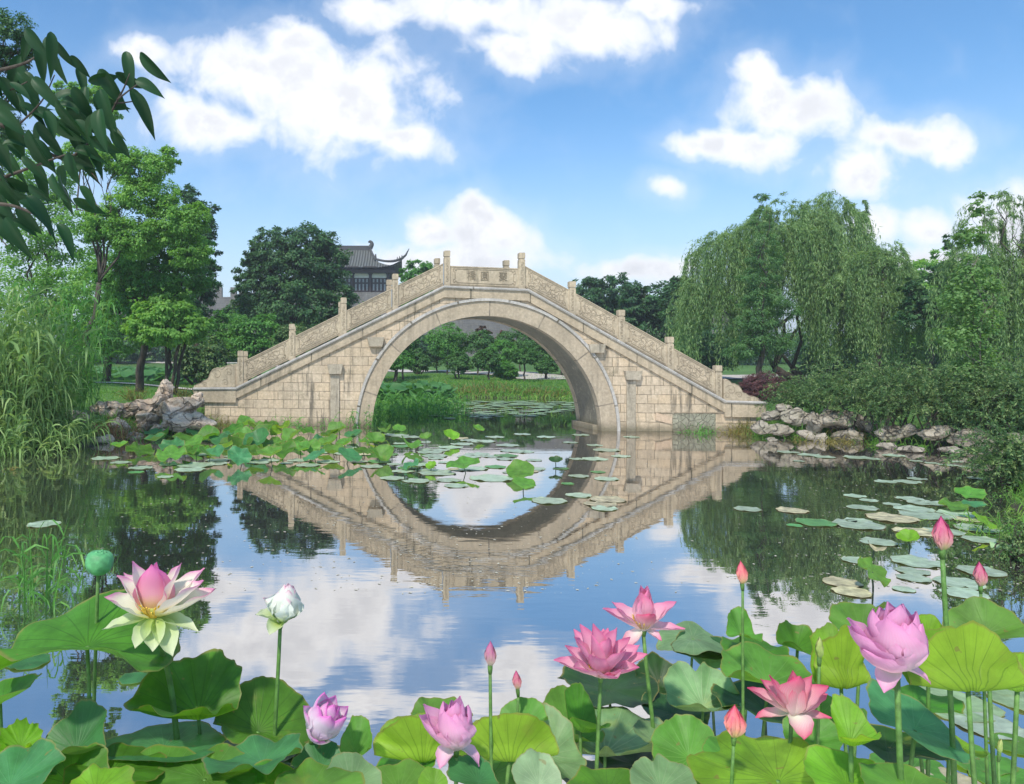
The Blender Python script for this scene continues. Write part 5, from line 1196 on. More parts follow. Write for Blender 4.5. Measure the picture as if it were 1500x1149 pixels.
 ('green leaf between the upright yellow green one and the rose flower', 1205, 1045, 1165, 1260, 1018, 1070, 2.7, 'mid', dict(c1=.05, c2=.06, wave=.07, k=5, seed=81)),
 ('dark leaf low behind the biggest flower stalk', 1340, 1030, 1290, 1400, 1008, 1050, 2.7, 'dark', dict(c1=.05, c2=.06, wave=.07, k=5, seed=82)),
 ('low green leaf behind the light green one in the centre', 1100, 955, 1060, 1150, 935, 975, 3.3, 'dark', dict(c1=.05, c2=.06, wave=.07, k=5, seed=83)),
]
for (lab, px, py, x0, x1, y0, y1, Y, m, kw) in FG:
    l_, r_, up, dn = px-x0, x1-px, py-y0, y1-py
    Rp = max(l_, r_, up/.96); ve = math.atan((py-CY)/F)
    tx = math.asin(min(.97, up/Rp))-ve-.08
    hinge = tx+ve-math.asin(max(-.95, min(.95, dn/Rp)))
    lotus_leaf(lab, px, py, Y, Rp*Y/F, m, stem='darkstalk' if m == 'shade' else 'stalk', tx=tx, hinge=hinge, sl=l_/Rp, sr_=r_/Rp, **kw)

# floating pads and raised leaves farther out on the pond
def pad(label, px, py, rx, m, group, seed):
    C = wat(px, py, .012); rng = np.random.default_rng(seed); Rr = max(.09, rx*C[1]/F)
    V, Q, uv = leaf_geo(C, Rr, tx=0, yaw=rng.random()*6, c1=.0, c2=.0, wave=.05, k=5, seed=seed, nr=6, na=40, notch=.3 if seed % 3 == 0 else 0)
    V[:, 2] = .005+.002*rng.random()+np.maximum(0, V[:, 2]-C[2])*.8
    mb = MB(); mb.add(V, Q, uv); o = mb.build('lily_pad', LM[m], loc=C, uv=True, smooth=True); tag(o, label, 'lily pad', group); return o
PADS_R = [(1297,705,15),(1330,705.5,18),(1343,701,13),(1252,726,15),(1273,732.5,13),(1333,730,18),(1306,738,12),(1353,736,22),(1375,737,18),(1264,743,21),(1095,745,19),(1339,745,26),(1257,768,34),(1257,762,18),(1306,758,34,'b'),(1356,754,35),(1403,752,26),(1415,760,20,'b'),(1342,778.5,29,'b'),(1383,778,26),(1432,773.5,30),(1286,793,25),(1255,820,20),(1343,822,34),(1337,836,22),(1339,846,22),(1233,852,26,'b'),(1248,866,26,'b'),(1324,862,15),(1438,790,24),(1438,836,30),(1406,853,32),(1412,868,30),(1160,747,22,'b'),(1195,765,28,'g'),(1164,769,11,'g'),
          (1154,662,15),(1185,666,16),(1207,669,15),(1257,670,20),(1309,667,15),(1342,675,9),(1365,678,10),(1390,681,13),(1420,684,14),(1400,676,9),(1432,700,14),(1280,672,10),(1170,675,8)]
PADS_C = [(700,665,18),(744,652,17),(750,660,18),(851,637,13),(871,652,12),(871,672,19),(888,659,20),(848,697,15),(888,701,18),(876,691,11,'g'),(848,725,19),(804,733,26),(890,731,26,'b'),(880,738,24,'b'),(885,744,19),(832,708,10,'g'),(720,700,32),(692,686,22),(657,703,18),(668,711,18),(640,692,28),(610,704,20),(575,700,18),(725,640,14),(765,636,13),(800,640,14),(835,648,12),(910,668,14),(925,640,12),(690,645,16),(660,655,18),(630,662,20),(600,640,16),(620,680,20),(770,690,18,'b'),(740,672,14),(822,686,12,'g'),(845,672,11)]
PADS_L = [(154,671,20),(177,677,15),(206,685,17),(199,691.5,12,'g'),(247,680.5,13),(288,681,27),(278,687.5,22),(316,679,17),(319,674,18),(379,677,17),(394,674,16),(420,678,10),(437,674,16),(451,681,18),(480,676,17),(545,683,17),(525,676,14),(242,698,12),(505,664,16),(470,662,14),(590,690,16),(560,662,14),(64,767,23),(345,668,16),(300,666,14)]
_r = random.Random(3)
for _k in range(46):
    _x, _y = _r.uniform(500, 790), _r.uniform(634, 692)
    if all(abs(_x-q[0]) > 9 or abs(_y-q[1]) > 2.5 for q in PADS_C): PADS_C.append((round(_x), round(_y, 1), _r.randint(10, 19), _r.choice('pppbg')))
zone = {0: 'to the right, near the right bank', 1: 'in the arch reflection', 2: 'in front of the left lotus bed'}
rows = {0: [(0, 690, 'in the far thin row under the right shrubs'), (690, 750, 'before the right bank, back row'), (750, 800, 'before the right bank, middle row'), (800, 900, 'nearest behind the right flowers')],
        1: [(0, 643, 'under the arch, back row'), (643, 656, 'under the arch, second row'), (656, 669, 'under the arch, third row'), (669, 684, 'under the arch, fourth row'), (684, 715, 'in the arch reflection'), (715, 900, 'on the lower arch reflection')],
        2: [(0, 678, 'at the left lotus bed, back row'), (678, 720, 'at the left lotus bed, front row'), (720, 900, 'alone at the far left')]}
tone = {'p': 'pale', 'b': 'yellowing', 'g': 'bright green'}
for zi, lst in enumerate((PADS_R, PADS_C, PADS_L)):
    for lo, hi, ph in rows[zi]:
        sub = sorted([q for q in lst if lo <= q[1] < hi])
        for i, q in enumerate(sub):
            c = q[3] if len(q) > 3 else 'p'
            lab = f"{tone[c]} flat lily pad {ph}"+(f", {ORD[i]} from left" if len(sub) > 1 else '')
            pad(lab, q[0], q[1], q[2], {'p': 'pad', 'b': 'padbrown', 'g': 'padgreen'}[c], 'lily pads floating on the pond', 700+zi*100+int(q[0]))
NEAR = [('large pale pad floating beneath the right fan leaf', 1395, 1030, 58, 'pale'), ('pale pad with a turned rim below the right fan leaf', 1450, 1062, 44, 'pad'), ('pale pad at the right picture edge', 1500, 1025, 45, 'pale'),
        ('olive pad crowded at the bottom right', 1335, 1125, 52, 'mid'), ('olive pad beside the thin dark bud stalk', 1430, 1110, 46, 'mid'), ('yellowish pad at the bottom right corner', 1480, 1140, 50, 'mid'), ('reddish edged pad low right', 1390, 1145, 44, 'padbrown'), ('small pad right of the thin dark stalk', 1490, 1090, 34, 'mid'),
        ('teal pad floating left of the ragged olive leaf', 196, 992, 20, 'teal'), ('bluish pad behind the biggest dark leaf', 42, 968, 30, 'teal'), ('pale pad behind the middle flower group', 760, 1105, 60, 'pale')]
for i, (lab, px, py, rx, m) in enumerate(NEAR): pad(lab, px, py, rx, m, None, 800+i)
# raised leaves, px of the leaf centre, radius px, tilt
RAL = [(270,645,17,'dark'),(285,648,15,'mid'),(305,628,14,'dark'),(322,645,16,'teal'),(375,628,12,'mid'),(398,624,12,'dark'),(400,650,16,'mid'),(396,668,18,'mid'),(225,634,13,'teal'),(240,640,13,'mid'),(455,655,15,'mid'),(470,648,13,'teal'),(450,632,12,'dark'),(415,628,11,'lime'),(270,662,17,'dark'),(308,668,18,'teal'),(532,662,15,'dark'),(505,652,13,'mid'),(175,655,12,'mid'),(338,652,16,'dark'),(210,624,12,'dark'),(206,632,11,'mid'),(255,626,18,'teal'),(290,632,18,'teal'),(228,646,15,'teal'),(205,661,20,'dark'),(252,653,18,'teal'),(250,667,22,'mid'),(288,662,19,'dark'),(322,659,20,'lime'),(306,643,17,'dark'),(342,631,16,'dark'),(360,623,13,'mid'),(357,643,16,'mid'),(350,655,18,'dark'),(379,648,20,'teal'),(385,635,16,'dark'),(405,636,10,'lime'),(428,641,14,'mid'),(432,650,16,'dark'),(416,660,18,'dark'),(440,660,16,'mid'),(461,669,17,'teal'),(488,664,17,'mid'),(485,640,14,'dark'),(482,651,16,'mid'),(494,633,14,'mid'),(517,636,14,'teal'),(512,668,18,'teal'),(350,669,18,'teal'),(368,667,18,'dark'),(540,648,14,'mid'),(552,643,14,'lime'),(332,638,14,'teal')]
RAC = [(679,681,24,'mid',1),(762,690,20,'mid',1),(767,709,17,'mid',1),(814,677,10,'shade'),(606,672,15,'mid'),(549,646,14,'mid'),(600,655,15,'mid'),(556,668,17,'mid'),(660,641,12,'lime'),(520,640,12,'teal'),(603,682,15,'teal'),(632,684,8,'lime'),(585,628,10,'mid'),(566,632,10,'mid'),(624,642,9,'mid'),(700,630,9,'mid')]
RAR = [(1278,838,24,'mid',2),(1422,724,19,'mid',1),(1427,740,15,'teal',1),(1397,742,18,'mid',2),(1441,765,17,'lime'),(1331,790,14,'lime'),(1280,806,12,'padbrown'),(1468,800,14,'pale')]
shapes = ['cupped', 'tilted', 'wavy', 'half folded']
def raised(lst, phrase, seed0, group, bands):
    for lo, hi, ph in bands:
        sub = sorted([q for q in lst if lo <= q[1] < hi])
        for i, (px, py, rx, m, *ov) in enumerate(sub):
            rng = np.random.default_rng(seed0+int(px)*7+int(py)); sh = ov[0] if ov else int(rng.integers(0, 4))
            h = rng.uniform(.05, .2); Y = wat(px, py+4, 0)[1]; d = ray(px, py); Y = (CAMZ-h)/-d[2]
            kw = dict(tx=D(rng.uniform(4, 34)), ty=D(rng.uniform(-24, 24)), yaw=rng.random()*6, c1=.05, c2=.1, wave=.08, k=int(rng.integers(4, 7)), seed=seed0+i)
            if sh == 0: kw.update(c1=.25, c2=.25)
            if sh == 3: kw.update(fold=.7)
            if sh == 2: kw.update(wave=.16)
            col = {'dark': 'deep green', 'mid': 'green', 'teal': 'blue green', 'lime': 'light green', 'shade': 'blackish', 'padbrown': 'withered brown', 'pale': 'pale grey'}[m]
            rx *= 1.03; lotus_leaf(f"{shapes[sh]} {col} lotus leaf {ph}"+(f", {ORD[i]} from left" if len(sub) > 1 else ''), px, py, Y, rx*Y/F, m, group, 'darkstalk', .008, hi=False, **kw)
raised(RAL, '', 900, 'raised lotus leaves before the left bridge wall', [(0,640,'in back row of left bed'),(640,657,'in middle row of left bed'),(657,700,'in front row of left bed')])
raised(RAC, '', 1200, 'raised lotus leaves before the arch', [(0,660,'below the arch, back row'),(660,750,'below the arch, front row')])
raised(RAR, '', 1500, 'raised lotus leaves on the right', [(0,770,'by the right picture edge'),(770,900,'behind the biggest pink flower')])

# flecks of fallen petals and scum on the water
def flecks():
    rng = np.random.default_rng(88); mb = MB(); n = 2600
    cx = rng.choice([300,640,860,1250,1330,1400,560], n); px = cx+rng.normal(size=n)*90; py = rng.uniform(648, 870, n)
    P = np.array([wat(a, b, .003) for a, b in zip(px, py)]); k = poly_sd(POND, P[:, 0], P[:, 1]) < -.1; P = P[k]; n = len(P)
    a = rng.random(n)*6.28; s = .004+.022*rng.random(n)**3; d = np.column_stack([np.cos(a), np.sin(a), a*0]); e = np.column_stack([-np.sin(a), np.cos(a), a*0])
    V = np.stack([P-d*s[:, None], P-e*s[:, None]*.5, P+d*s[:, None], P+e*s[:, None]*.6], 1).reshape(-1, 3)
    mb.add(V, np.arange(n*4).reshape(-1, 4)); tag(mb.build('floating_debris', plain('pale_debris', (.5,.48,.38), .8, .4, 30)), kind='stuff')
flecks()

# ------------------------------------------------------------------ lotus flowers
def petal_mat(name, base, mid_, tip, p1=.45, stripe=.35, trans=.4, outer=None, p2=None):
    m, t, b = mat(name); uv = t.new('ShaderNodeTexCoord').outputs['UV']; su = t.new('ShaderNodeSeparateXYZ'); t.put(su.inputs[0], uv)
    pos = t.new('ShaderNodeTexCoord').outputs['Object']; n = t.noise(pos, 24, 4)
    v = t.m('ADD', su.outputs[1], t.m('MULTIPLY', t.m('SUBTRACT', n, .5), .22)); edge = t.m('ABSOLUTE', t.m('MULTIPLY_ADD', su.outputs[0], 2., -1.))
    v = t.m('MULTIPLY_ADD', t.m('POWER', edge, 3.), .2, v)
    c = t.ramp(v, [(.02, base), (p1, mid_), (p2 or p1+.02, mid_), (1., tip)])
    st = t.m('ABSOLUTE', t.m('SINE', t.m('MULTIPLY', su.outputs[0], 62)))
    c = t.mix(t.m('MULTIPLY', t.m('MULTIPLY', t.m('POWER', st, 5.), stripe), t.mapr(su.outputs[1], .1, .6)), c, t.mix(1., tip, (1.0,.72,.85), 'MULTIPLY'))
    t.put(b.inputs['Base Color'], c); b.inputs['Roughness'].default_value = .55
    t.put(b.inputs['Normal'], t.bump(st, .12, .002))
    tr = t.new('ShaderNodeBsdfTranslucent'); t.put(tr.inputs[0], c); mx = t.new('ShaderNodeMixShader'); mx.inputs[0].default_value = trans
    t.l.new(b.outputs[0], mx.inputs[1]); t.l.new(tr.outputs[0], mx.inputs[2]); t.l.new(mx.outputs[0], t.n['Material Output'].inputs[0]); return m
PM = {
 'pink': petal_mat('pink_petal', (.88,.80,.70), (.90,.60,.70), (.82,.22,.42)),
 'softpink': petal_mat('soft_pink_petal', (.90,.80,.74), (.90,.58,.74), (.84,.36,.62), stripe=.15),
 'rose': petal_mat('rose_petal', (.9,.86,.75), (.90,.58,.64), (.78,.10,.24)),
 'yellowwhite': petal_mat('yellow_white_petal', (.80,.78,.10), (.93,.90,.76), (.87,.35,.58), .42, .1, p2=.74),
 'yellowpink': petal_mat('yellow_rose_petal', (.82,.70,.10), (.85,.42,.50), (.80,.20,.50), .45, .1),
 'greenwhite': petal_mat('green_white_petal', (.45,.62,.2), (.84,.89,.80), (.88,.55,.66), .4, .05, p2=.86),
 'greenlow': petal_mat('greenish_petal', (.45,.58,.08), (.60,.72,.38), (.75,.8,.55), .5, .05),
 'globe': petal_mat('white_violet_petal', (.85,.8,.8), (.90,.80,.88), (.80,.22,.62), .45, .15, p2=.68),
 'deep': petal_mat('deep_pink_petal', (.85,.4,.5), (.85,.12,.35), (.8,.1,.4), .4, .1),
 'bud': petal_mat('bud_petal', (.35,.42,.12), (.72,.36,.36), (.58,.07,.22), .4, .25, .2),
 'orangebud': petal_mat('orange_bud_petal', (.62,.58,.16), (.88,.42,.34), (.78,.11,.2), .42, .2, .25),
 'mauvebud': petal_mat('mauve_bud_petal', (.42,.45,.25), (.55,.34,.34), (.5,.12,.3), .4, .25, .2),
 'greenbud': petal_mat('green_bud_petal', (.25,.42,.1), (.4,.55,.15), (.5,.55,.2), .5, .1, .3)}
M['seedpod'] = plain('green_seed_pod', (.10,.36,.14), .55, .25, 40)
M['seedtop'] = plain('seed_pod_top', (.42,.45,.1), .6, .2, 60)
M['stamen'] = plain('yellow_stamens', (.75,.5,.06), .6, .2, 60)
def petal(mb, C, axis, az, L, Wd, op, curl, tipc=0., r0=.0, cup=.9, seed=0, nv=16, nu=9, twist=0.):
    """op: angle from the axis at the base (deg); curl: total bend along its length, positive bends back to the axis"""
    rng = np.random.default_rng(seed); ax = unit(axis); h = np.array([1., 0, 0]) if abs(ax[0]) < .8 else np.array([0, 1., 0]); e1 = unit(h-ax*(h@ax)); e2 = np.cross(ax, e1)
    rad = e1*math.cos(az)+e2*math.sin(az); tan = -e1*math.sin(az)+e2*math.cos(az)
    v = np.linspace(0, 1, nv); th = np.radians(op)-np.radians(curl)*v+np.radians(tipc)*np.clip(v-.75, 0, 1)*4
    dr = np.sin(th)*L/(nv-1); dz_ = np.cos(th)*L/(nv-1); rr = r0+np.concatenate([[0], np.cumsum(dr)[:-1]]); zz = np.concatenate([[0], np.cumsum(dz_)[:-1]])
    w = Wd*.5*np.sin(np.pi*np.clip(v**.82*.96+.04, 0, 1))**.72*np.where(v > .8, 1-((v-.8)/.2)**1.6*.55, 1); w[-1] = Wd*.012; w = np.maximum(w, Wd*.012)
    a = np.linspace(-1, 1, nu); V = []; uv = []
    for i in range(nv):
        inward = -math.cos(th[i])*rad+math.sin(th[i])*ax; c = C+rad*rr[i]+ax*zz[i]+(rad*math.cos(az*3+i*.9)+tan*math.sin(az*5+i*.7))*Wd*.012
        q = cup*1.1*a; off = inward*0
        for j in range(nu):
            s = a[j]; lat = w[i]*math.sin(q[j])/math.sin(cup*1.1); dep = w[i]*(1-math.cos(q[j]))/math.sin(cup*1.1)*1.15
            V.append(c+tan*(lat+twist*v[i]*w[i])+inward*(dep+Wd*.035*abs(s)**3*math.sin(i*1.3+az*7+(2 if s > 0 else 0))+Wd*.012*math.sin(s*9+az*3)*v[i])+unit(rng.normal(size=3))*Wd*.003); uv.append((.5+.5*s, v[i]))
    Fc = np.array([[i*nu+j, i*nu+j+1, (i+1)*nu+j+1, (i+1)*nu+j] for i in range(nv-1) for j in range(nu-1)]); mb.add(np.array(V), Fc, uv)
def flower(label, px, py, Y, petals, axis=(0, 0, 1), base=None, cat='lotus flower', name='lotus_flower', group=None, pod=None, sr=.007, rec=.02, stem='stalk', r0=.012):
    """petals: list of (az deg [0=right,-90=towards camera], length, width, open, curl, mat, tipcurl, cup)"""
    C = at(px, py, Y); root = empty(name, (C[0], C[1], 0), label, cat, group); ax = unit(np.array(axis, float))
    for i, p in enumerate(petals):
        az, L, Wd, op, cu, m = p[:6]; tc = p[6] if len(p) > 6 else 0; cup = p[7] if len(p) > 7 else .9
        mb = MB(); petal(mb, C-ax*.004*(i % 3), ax, math.radians(az), L, Wd, op, cu, tc, r0, cup, seed=i+int(px)); mb.build('petal', PM[m], root, uv=True, smooth=True)
    mb = MB(); pts = [C-ax*.03, C-ax*.012, C+ax*.012]; mb.tube(pts, [sr, sr*1.35, sr*1.1], 10); mb.build('calyx', M[stem], root, smooth=True)
    if pod:
        mb = MB(); mb.tube([C+ax*.01, C+ax*pod*.6, C+ax*pod, C+ax*(pod+.002)], [.012, pod*.5, pod*.62, pod*.5], 20); mb.build('seed_pod', M['seedtop'], root, smooth=True)
        mb = MB(); rng = np.random.default_rng(int(px))
        for k in range(60):
            d = unit(np.cross(ax, rng.normal(size=3))); P0 = C+d*.014; P1 = C+d*(.03+.012*rng.random())+ax*(.03+.02*rng.random()); mb.tube([P0, (P0+P1)/2+d*.004, P1], [.0009, .0009, .0022], 4)
        mb.build('stamens', M['stamen'], root)
    mb = MB(); stalk(mb, C-ax*.028, int(px)+5, sr, base); mb.build('stalk', M[stem], root, smooth=True)
    return root
def ring(n, L, Wd, op, cu, m, off=0, jit=6, tc=0, cup=.9, seed=0):
    r = random.Random(seed+n*13+int(op)); return [(off+360*i/n+r.uniform(-jit, jit), L*r.uniform(.93, 1.05), Wd*r.uniform(.92, 1.06), op+r.uniform(-jit, jit)*.6, cu+r.uniform(-jit, jit), m, tc, cup) for i in range(n)]
# yellow white open flower (left)
k = 2.2/F
flower('wide open yellow and white lotus with pink tips, upper left of the foreground', 226, 903, 2.2,
 [(-85,.165,.115,10,24,'yellowpink',0,1.1),(75,.165,.11,12,20,'yellowpink',0,1.1),(160,.18,.08,26,12,'yellowwhite'),(20,.17,.09,30,12,'yellowwhite'),
  (172,.16,.07,42,8,'yellowwhite',10),(185,.15,.095,66,14,'yellowwhite',10),(-5,.185,.10,56,10,'yellowwhite',-10),(4,.19,.10,72,16,'yellowwhite',-14),(28,.19,.09,50,6,'yellowwhite'),(150,.16,.08,52,8,'yellowwhite'),
  (195,.135,.06,100,4,'greenlow'),(-12,.13,.06,96,-10,'greenlow'),(-75,.10,.07,140,18,'greenlow',0,1.0),(-45,.125,.075,138,16,'greenlow',0,1.0),(-110,.09,.06,128,10,'greenlow')], (.0,-.12,1), base=at(262,1110,2.25), sr=.0085, pod=.03)
# green white closing bud flower
flower('white closing lotus bud with two drooping petals, left of centre', 413, 908, 2.35,
 ring(4, .13, .115, 34, 72, 'greenwhite', 20, 3, cup=1.1)+ring(5, .125, .12, 40, 80, 'greenwhite', 65, 3, cup=1.1)+[(178,.085,.055,52,10,'greenwhite'),(190,.075,.055,78,-10,'greenlow'),(-110,.06,.055,92,-30,'greenlow',0,1.0)], (.22,-.1,1), base=at(408,1030,2.4)*np.array([1,1,0])+np.array([0,0,-.3]), sr=.007)
# globe
flower('round pink and white lotus globe leaning right at the lower left', 462, 1078, 2.15,
 ring(4, .13, .10, 25, 58, 'globe', 0, 6, cup=1.1)+ring(6, .135, .105, 44, 62, 'globe', 25, 6, cup=1.1)+[(-60,.10,.07,42,42,'deep',0,1.1),(-95,.09,.08,62,30,'globe'),(180,.10,.07,50,20,'globe')], (.55,-.25,1), sr=.007)
# half open pink (middle)
flower('half open soft pink lotus with two hanging petals in the middle', 668, 1094, 2.15,
 ring(4, .145, .10, 16, 36, 'softpink', 30, 4, cup=1.1)+ring(5, .145, .12, 46, 74, 'softpink', 10, 5, cup=1.1)+[(-95,.135,.12,48,80,'softpink',0,1.0),(185,.15,.10,62,46,'softpink'),(160,.15,.09,48,26,'softpink'),(-140,.065,.055,118,-20,'softpink',0,1.1),(-15,.075,.045,104,-60,'softpink')], (-.03,-.1,1), sr=.007)
# big cup (right)
flower('biggest soft pink lotus cup with two hanging petals at the right', 1314, 978, 1.96,
 ring(4, .18, .12, 14, 26, 'softpink', 10, 4, cup=1.1)+ring(6, .18, .15, 48, 76, 'softpink', 40, 5, cup=1.05)+[(-95,.165,.15,50,84,'softpink',0,1.0),(-40,.165,.13,56,84,'softpink',0,1.0),(180,.18,.12,66,52,'softpink'),(165,.175,.11,50,28,'softpink'),(200,.15,.11,74,50,'softpink'),(-145,.075,.06,116,-14,'softpink',0,1.1),(-20,.075,.036,96,-50,'softpink')], (-.10,-.12,1), sr=.0085)
# open pinks (centre)
flower('wide open layered pink lotus in the centre of the dense group', 880, 988, 2.55,
 ring(4, .17, .08, 12, 6, 'pink', 20, 6)+ring(6, .165, .085, 34, 8, 'pink', 0, 8)+ring(7, .16, .08, 60, 10, 'pink', 15, 8, tc=-8)+[(175,.16,.075,74,8,'pink'),(5,.165,.075,70,10,'pink'),(-95,.09,.075,66,30,'rose'),(-60,.09,.07,62,30,'pink')], (0,-.18,1), pod=.035, sr=.0075)
flower('open pink lotus above and right of the layered one', 943, 920, 2.7,
 ring(4, .155, .085, 8, 16, 'pink', 45, 5, cup=1.1)+[(-90,.10,.08,40,20,'rose',0,1.1),(172,.155,.07,66,8,'pink',-6),(8,.145,.08,52,4,'pink'),(-5,.135,.055,88,0,'pink',-10),(-150,.11,.06,128,10,'rose',0,1.0),(150,.13,.07,60,8,'pink'),(30,.13,.07,56,8,'pink'),(-40,.06,.04,110,0,'pink')], (.0,-.1,1), pod=.03, sr=.008)
flower('open rose edged lotus left of the biggest pink one', 1160, 1045, 2.3,
 ring(3, .135, .075, 6, 10, 'rose', 90, 5, cup=1.1)+[(-88,.14,.09,12,14,'rose',0,1.1),(165,.135,.06,30,6,'rose'),(20,.135,.06,28,4,'rose'),(175,.15,.065,62,6,'rose',-6),(2,.135,.085,48,4,'rose'),(15,.13,.07,70,8,'rose'),(150,.12,.07,48,8,'rose'),(182,.105,.045,92,-6,'rose'),(-3,.11,.045,94,4,'rose'),(-90,.075,.075,110,-20,'rose',0,1.0)], (0,-.14,1), sr=.007)
# buds
def bud(label, px, py, Y, h, m, lean=(0, 0, 1), base=None, wide=.5, n=4, group='slender lotus buds', sr=.0055):
    flower(label, px, py, Y, ring(3, h*1.05, h*wide, 24, 54, m, 90, 1, cup=1.2)+ring(n, h*1.02, h*wide, 28, 60, m, 30, 1, cup=1.2, seed=4)+ring(2, h*.66, h*wide*.8, 32, 52, m, -60, 4, cup=1.2), lean, base, 'lotus bud', 'lotus_bud', group, sr=sr, r0=.002)
bud('slender mauve bud on a tall stalk in the middle, the taller of two', 718, 973, 2.3, .072, 'mauvebud', sr=.006, base=at(727,1149,2.3)*np.array([1,1,0]))
bud('small dark pink bud right of the taller mauve one', 758, 1008, 2.6, .062, 'bud', (-.1,0,1))
bud('fat rose bud low in the dense centre group', 1075, 1077, 2.1, .088, 'orangebud', (0,-.05,1), wide=.62)
bud('orange tipped bud on a stalk before the bright water', 1087, 853, 2.6, .075, 'orangebud', (-.08,0,1))
bud('tallest deep pink bud on a long straight stalk at the right', 1380, 804, 2.2, .097, 'bud', (-.04,0,1), base=at(1402,1149,2.15)*np.array([1,1,0]), wide=.52, sr=.0075)
bud('deep pink bud near the right picture edge, lower than the tallest', 1436, 857, 2.6, .082, 'bud', (-.06,0,1))
bud('thin pale green bud left of the biggest pink flower', 1200, 962, 2.4, .065, 'greenbud', wide=.4)
bud('tiny closed dark bud on a thin stalk at the bottom right', 1464, 1100, 2.1, .035, 'greenbud', (.1,0,1), wide=.4, sr=.004)
# green seed pod
def pod_():
    C = at(146, 822, 2.35); root = empty('seed_pod', (C[0], C[1], 0), 'round green lotus seed pod on a stalk above the biggest dark leaf', 'seed pod')
    ax = unit(np.array([.12, .0, 1.])); r = .042
    mb = MB(); prof = [(-.045,.010),(-.04,.022),(-.028,.036),(-.012,.042),(.006,.0425),(.02,.038),(.027,.030),(.029,.012),(.0292,.001)]
    mb.tube([C+ax*a for a, _ in prof], [b for _, b in prof], 24); p = mb.build('pod', M['seedpod'], root, smooth=True)
    rng = np.random.default_rng(4); e1 = unit(np.cross(ax, [0, 1., 0])); e2 = np.cross(ax, e1)
    for j in range(11):
        rr = 0 if j == 0 else (.014 if j < 5 else .028); q = j*2.4
        c = C+ax*(.027 if j < 5 else .021)+e1*rr*math.cos(q)+e2*rr*math.sin(q)
        mb = MB(); mb.tube([c-ax*.004, c, c+ax*.004, c+ax*.0065], [.005, .0062, .0045, .001], 8); mb.build('seed', M['seedpod'], p, smooth=True)
    mb = MB(); stalk(mb, C-ax*.043, 9, .0065, at(147, 1040, 2.4)*np.array([1, 1, 0])); mb.build('stalk', M['stalk'], root, smooth=True)
pod_()
# loose stalks that stand in the dense groups
for i, (px, py, px2, Y) in enumerate([(1300,985,1290,2.5),(1285,1010,1280,2.3),(1480,1010,1545,2.1),(1475,1020,1500,2.25)]): pass

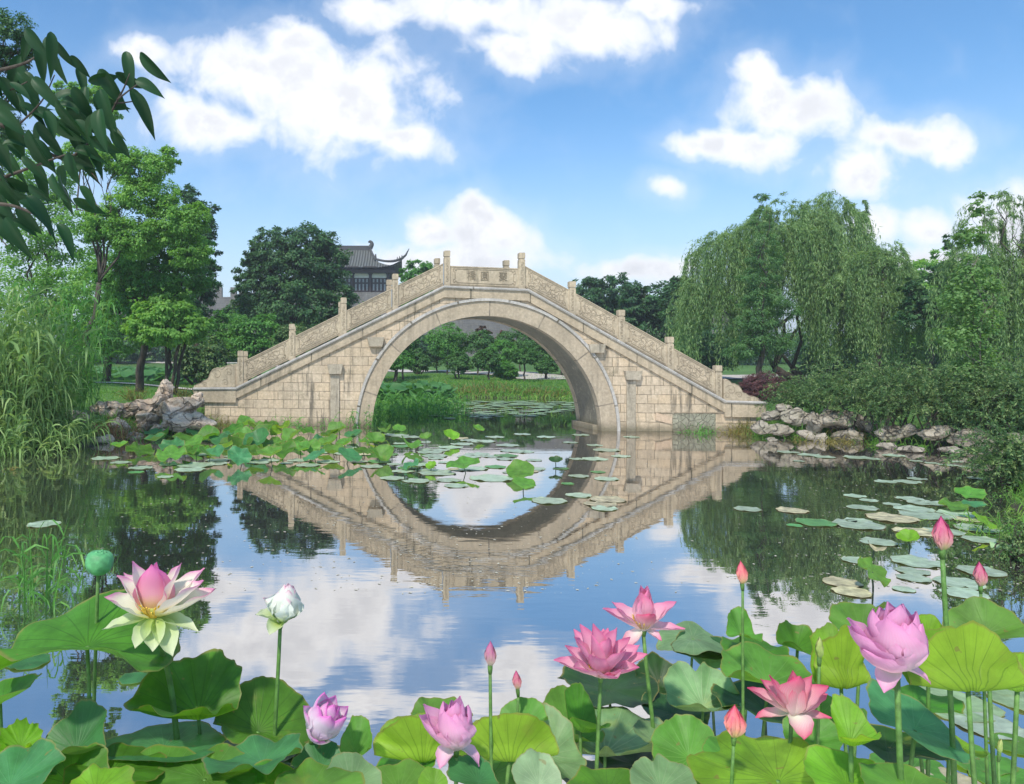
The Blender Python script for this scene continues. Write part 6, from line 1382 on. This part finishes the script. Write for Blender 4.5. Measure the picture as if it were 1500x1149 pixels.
# ------------------------------------------------------------------ overhanging branch of broad leaves, upper left
def overhang():
    rng = np.random.default_rng(77); Y0 = 2.6
    root = empty('overhanging_branch', at(-140, 200, Y0), 'near branch with large dark glossy drooping leaves in the upper left corner', 'branch')
    br_ = [[(-160,160),(-60,170),(20,190),(90,232),(140,200),(176,140),(190,108)], [(-160,300),(-80,290),(0,262),(60,240),(100,225)], [(-140,120),(-40,110),(30,95),(60,78)], [(-140,260),(-60,300),(10,300),(60,320),(74,345)], [(20,190),(60,150),(80,110)], [(172,146),(190,132),(204,122)], [(168,152),(186,150),(200,148)], [(90,232),(130,250),(150,275)], [(-60,170),(0,140),(40,120)], [(-80,290),(-20,330),(10,360)]]
    mb = MB(); tips = []
    for j, b in enumerate(br_):
        P = bez([at(x, y, Y0+.1*math.sin(j+i*.7)) for i, (x, y) in enumerate(b)], 6); mb.tube(P, np.linspace(.011 if len(b) > 3 else .0035, .002, len(P)), 6)
        for q in P[3:]: tips.append(q)
    mb.build('twig', M['bark'], root, smooth=True)
    spots = [(188,92,95),(216,122,20),(204,150,80),(160,122,70),(176,210,75),(160,170,60),(120,160,30),(96,140,70),(60,85,100),(40,120,60),(72,75,95),(20,100,150),(30,130,40),(50,160,20),(10,170,40),(90,190,50),(70,200,70),(110,205,90),(30,200,30),(0,220,60),(20,240,80),(60,260,95),(80,270,85),(130,285,60),(40,290,40),(10,280,60),(40,320,70),(20,340,80),(0,330,70),(105,245,100),(140,230,60),(155,205,40),(0,120,60),(0,150,30),(50,215,100),(25,270,20),(85,225,30),(145,180,110),(120,115,88),(88,100,100),(5,300,100),(60,300,40),(0,260,90),(70,165,10),(125,190,60),(30,150,80),(45,240,50),(95,170,80)]
    k = 0
    for rep in range(1):
      for (px, py, ang) in spots:
        for extra in range(3):
            mbx = MB(); Y = Y0+rng.normal()*(.13 if px < 150 else .03); ox, oy = (0, 0) if extra == 0 else rng.normal(size=2)*28
            if extra == 1 and px > 150: continue
            if extra and rng.random() < .3: continue
            if py+oy < 52: oy = 60-py
            C = at(px+ox, py+oy, Y); a = math.radians(ang*.75+(rng.normal()*38 if extra else 0)); L = rng.uniform(.075, .112)*(1.15 if px > 150 else 1.05); Wd = L*rng.uniform(.36, .46)
            d = np.array([math.cos(a), rng.normal()*.25, -math.sin(a)]); d = unit(d); side = unit(np.cross(d, unit(np.array([rng.normal()*.5, -1, rng.normal()*.6+.2])))); nn = np.cross(side, d)
            v = np.linspace(0, 1, 12); V = []; uv = []
            bend = rng.uniform(.2, .75); cup = rng.uniform(.3, .7)
            for vv in v:
                w = Wd*.5*math.sin(math.pi*min(1, vv**.8*.98+.02))**.8*(1 if vv < .75 else 1-.5*((vv-.75)/.25)**1.5)
                c = C-d*L*.5+d*L*vv+nn*(-bend*L*vv*vv)+np.array([0, 0, -bend*L*.5*vv*vv])
                for s in (-1, -.5, 0, .5, 1): V.append(c+side*w*s+nn*abs(s)*w*cup); uv.append((.5+.5*s, vv))
            Fc = np.array([[i*5+j, i*5+j+1, (i+1)*5+j+1, (i+1)*5+j] for i in range(11) for j in range(4)])
            mbx.add(np.array(V), Fc, uv); mbx.build('leaf', M['magnolia'], root, uv=True, smooth=True); k += 1
overhang()

# ------------------------------------------------------------------ thin summer haze over the whole park
HAZE = 0.0015
if HAZE:
    mb = MB(); x0, x1, y0, y1, z0, z1 = -1600, 1600, -400, 2100, -3, 26
    mb.add([(x0,y0,z0),(x1,y0,z0),(x1,y1,z0),(x0,y1,z0),(x0,y0,z1),(x1,y0,z1),(x1,y1,z1),(x0,y1,z1)], [[3,2,1,0],[4,5,6,7],[0,1,5,4],[1,2,6,5],[2,3,7,6],[3,0,4,7]])
    hm = bpy.data.materials.new('summer_haze'); hm.use_nodes = True; t = NT(hm.node_tree); t.n.remove(t.n['Principled BSDF'])
    pv = t.new('ShaderNodeVolumePrincipled'); pv.inputs['Color'].default_value = (.93,.96,1,1); pv.inputs['Density'].default_value = HAZE; pv.inputs['Anisotropy'].default_value = .3
    t.l.new(pv.outputs[0], t.n['Material Output'].inputs['Volume']); tag(mb.build('haze', hm), kind='stuff')
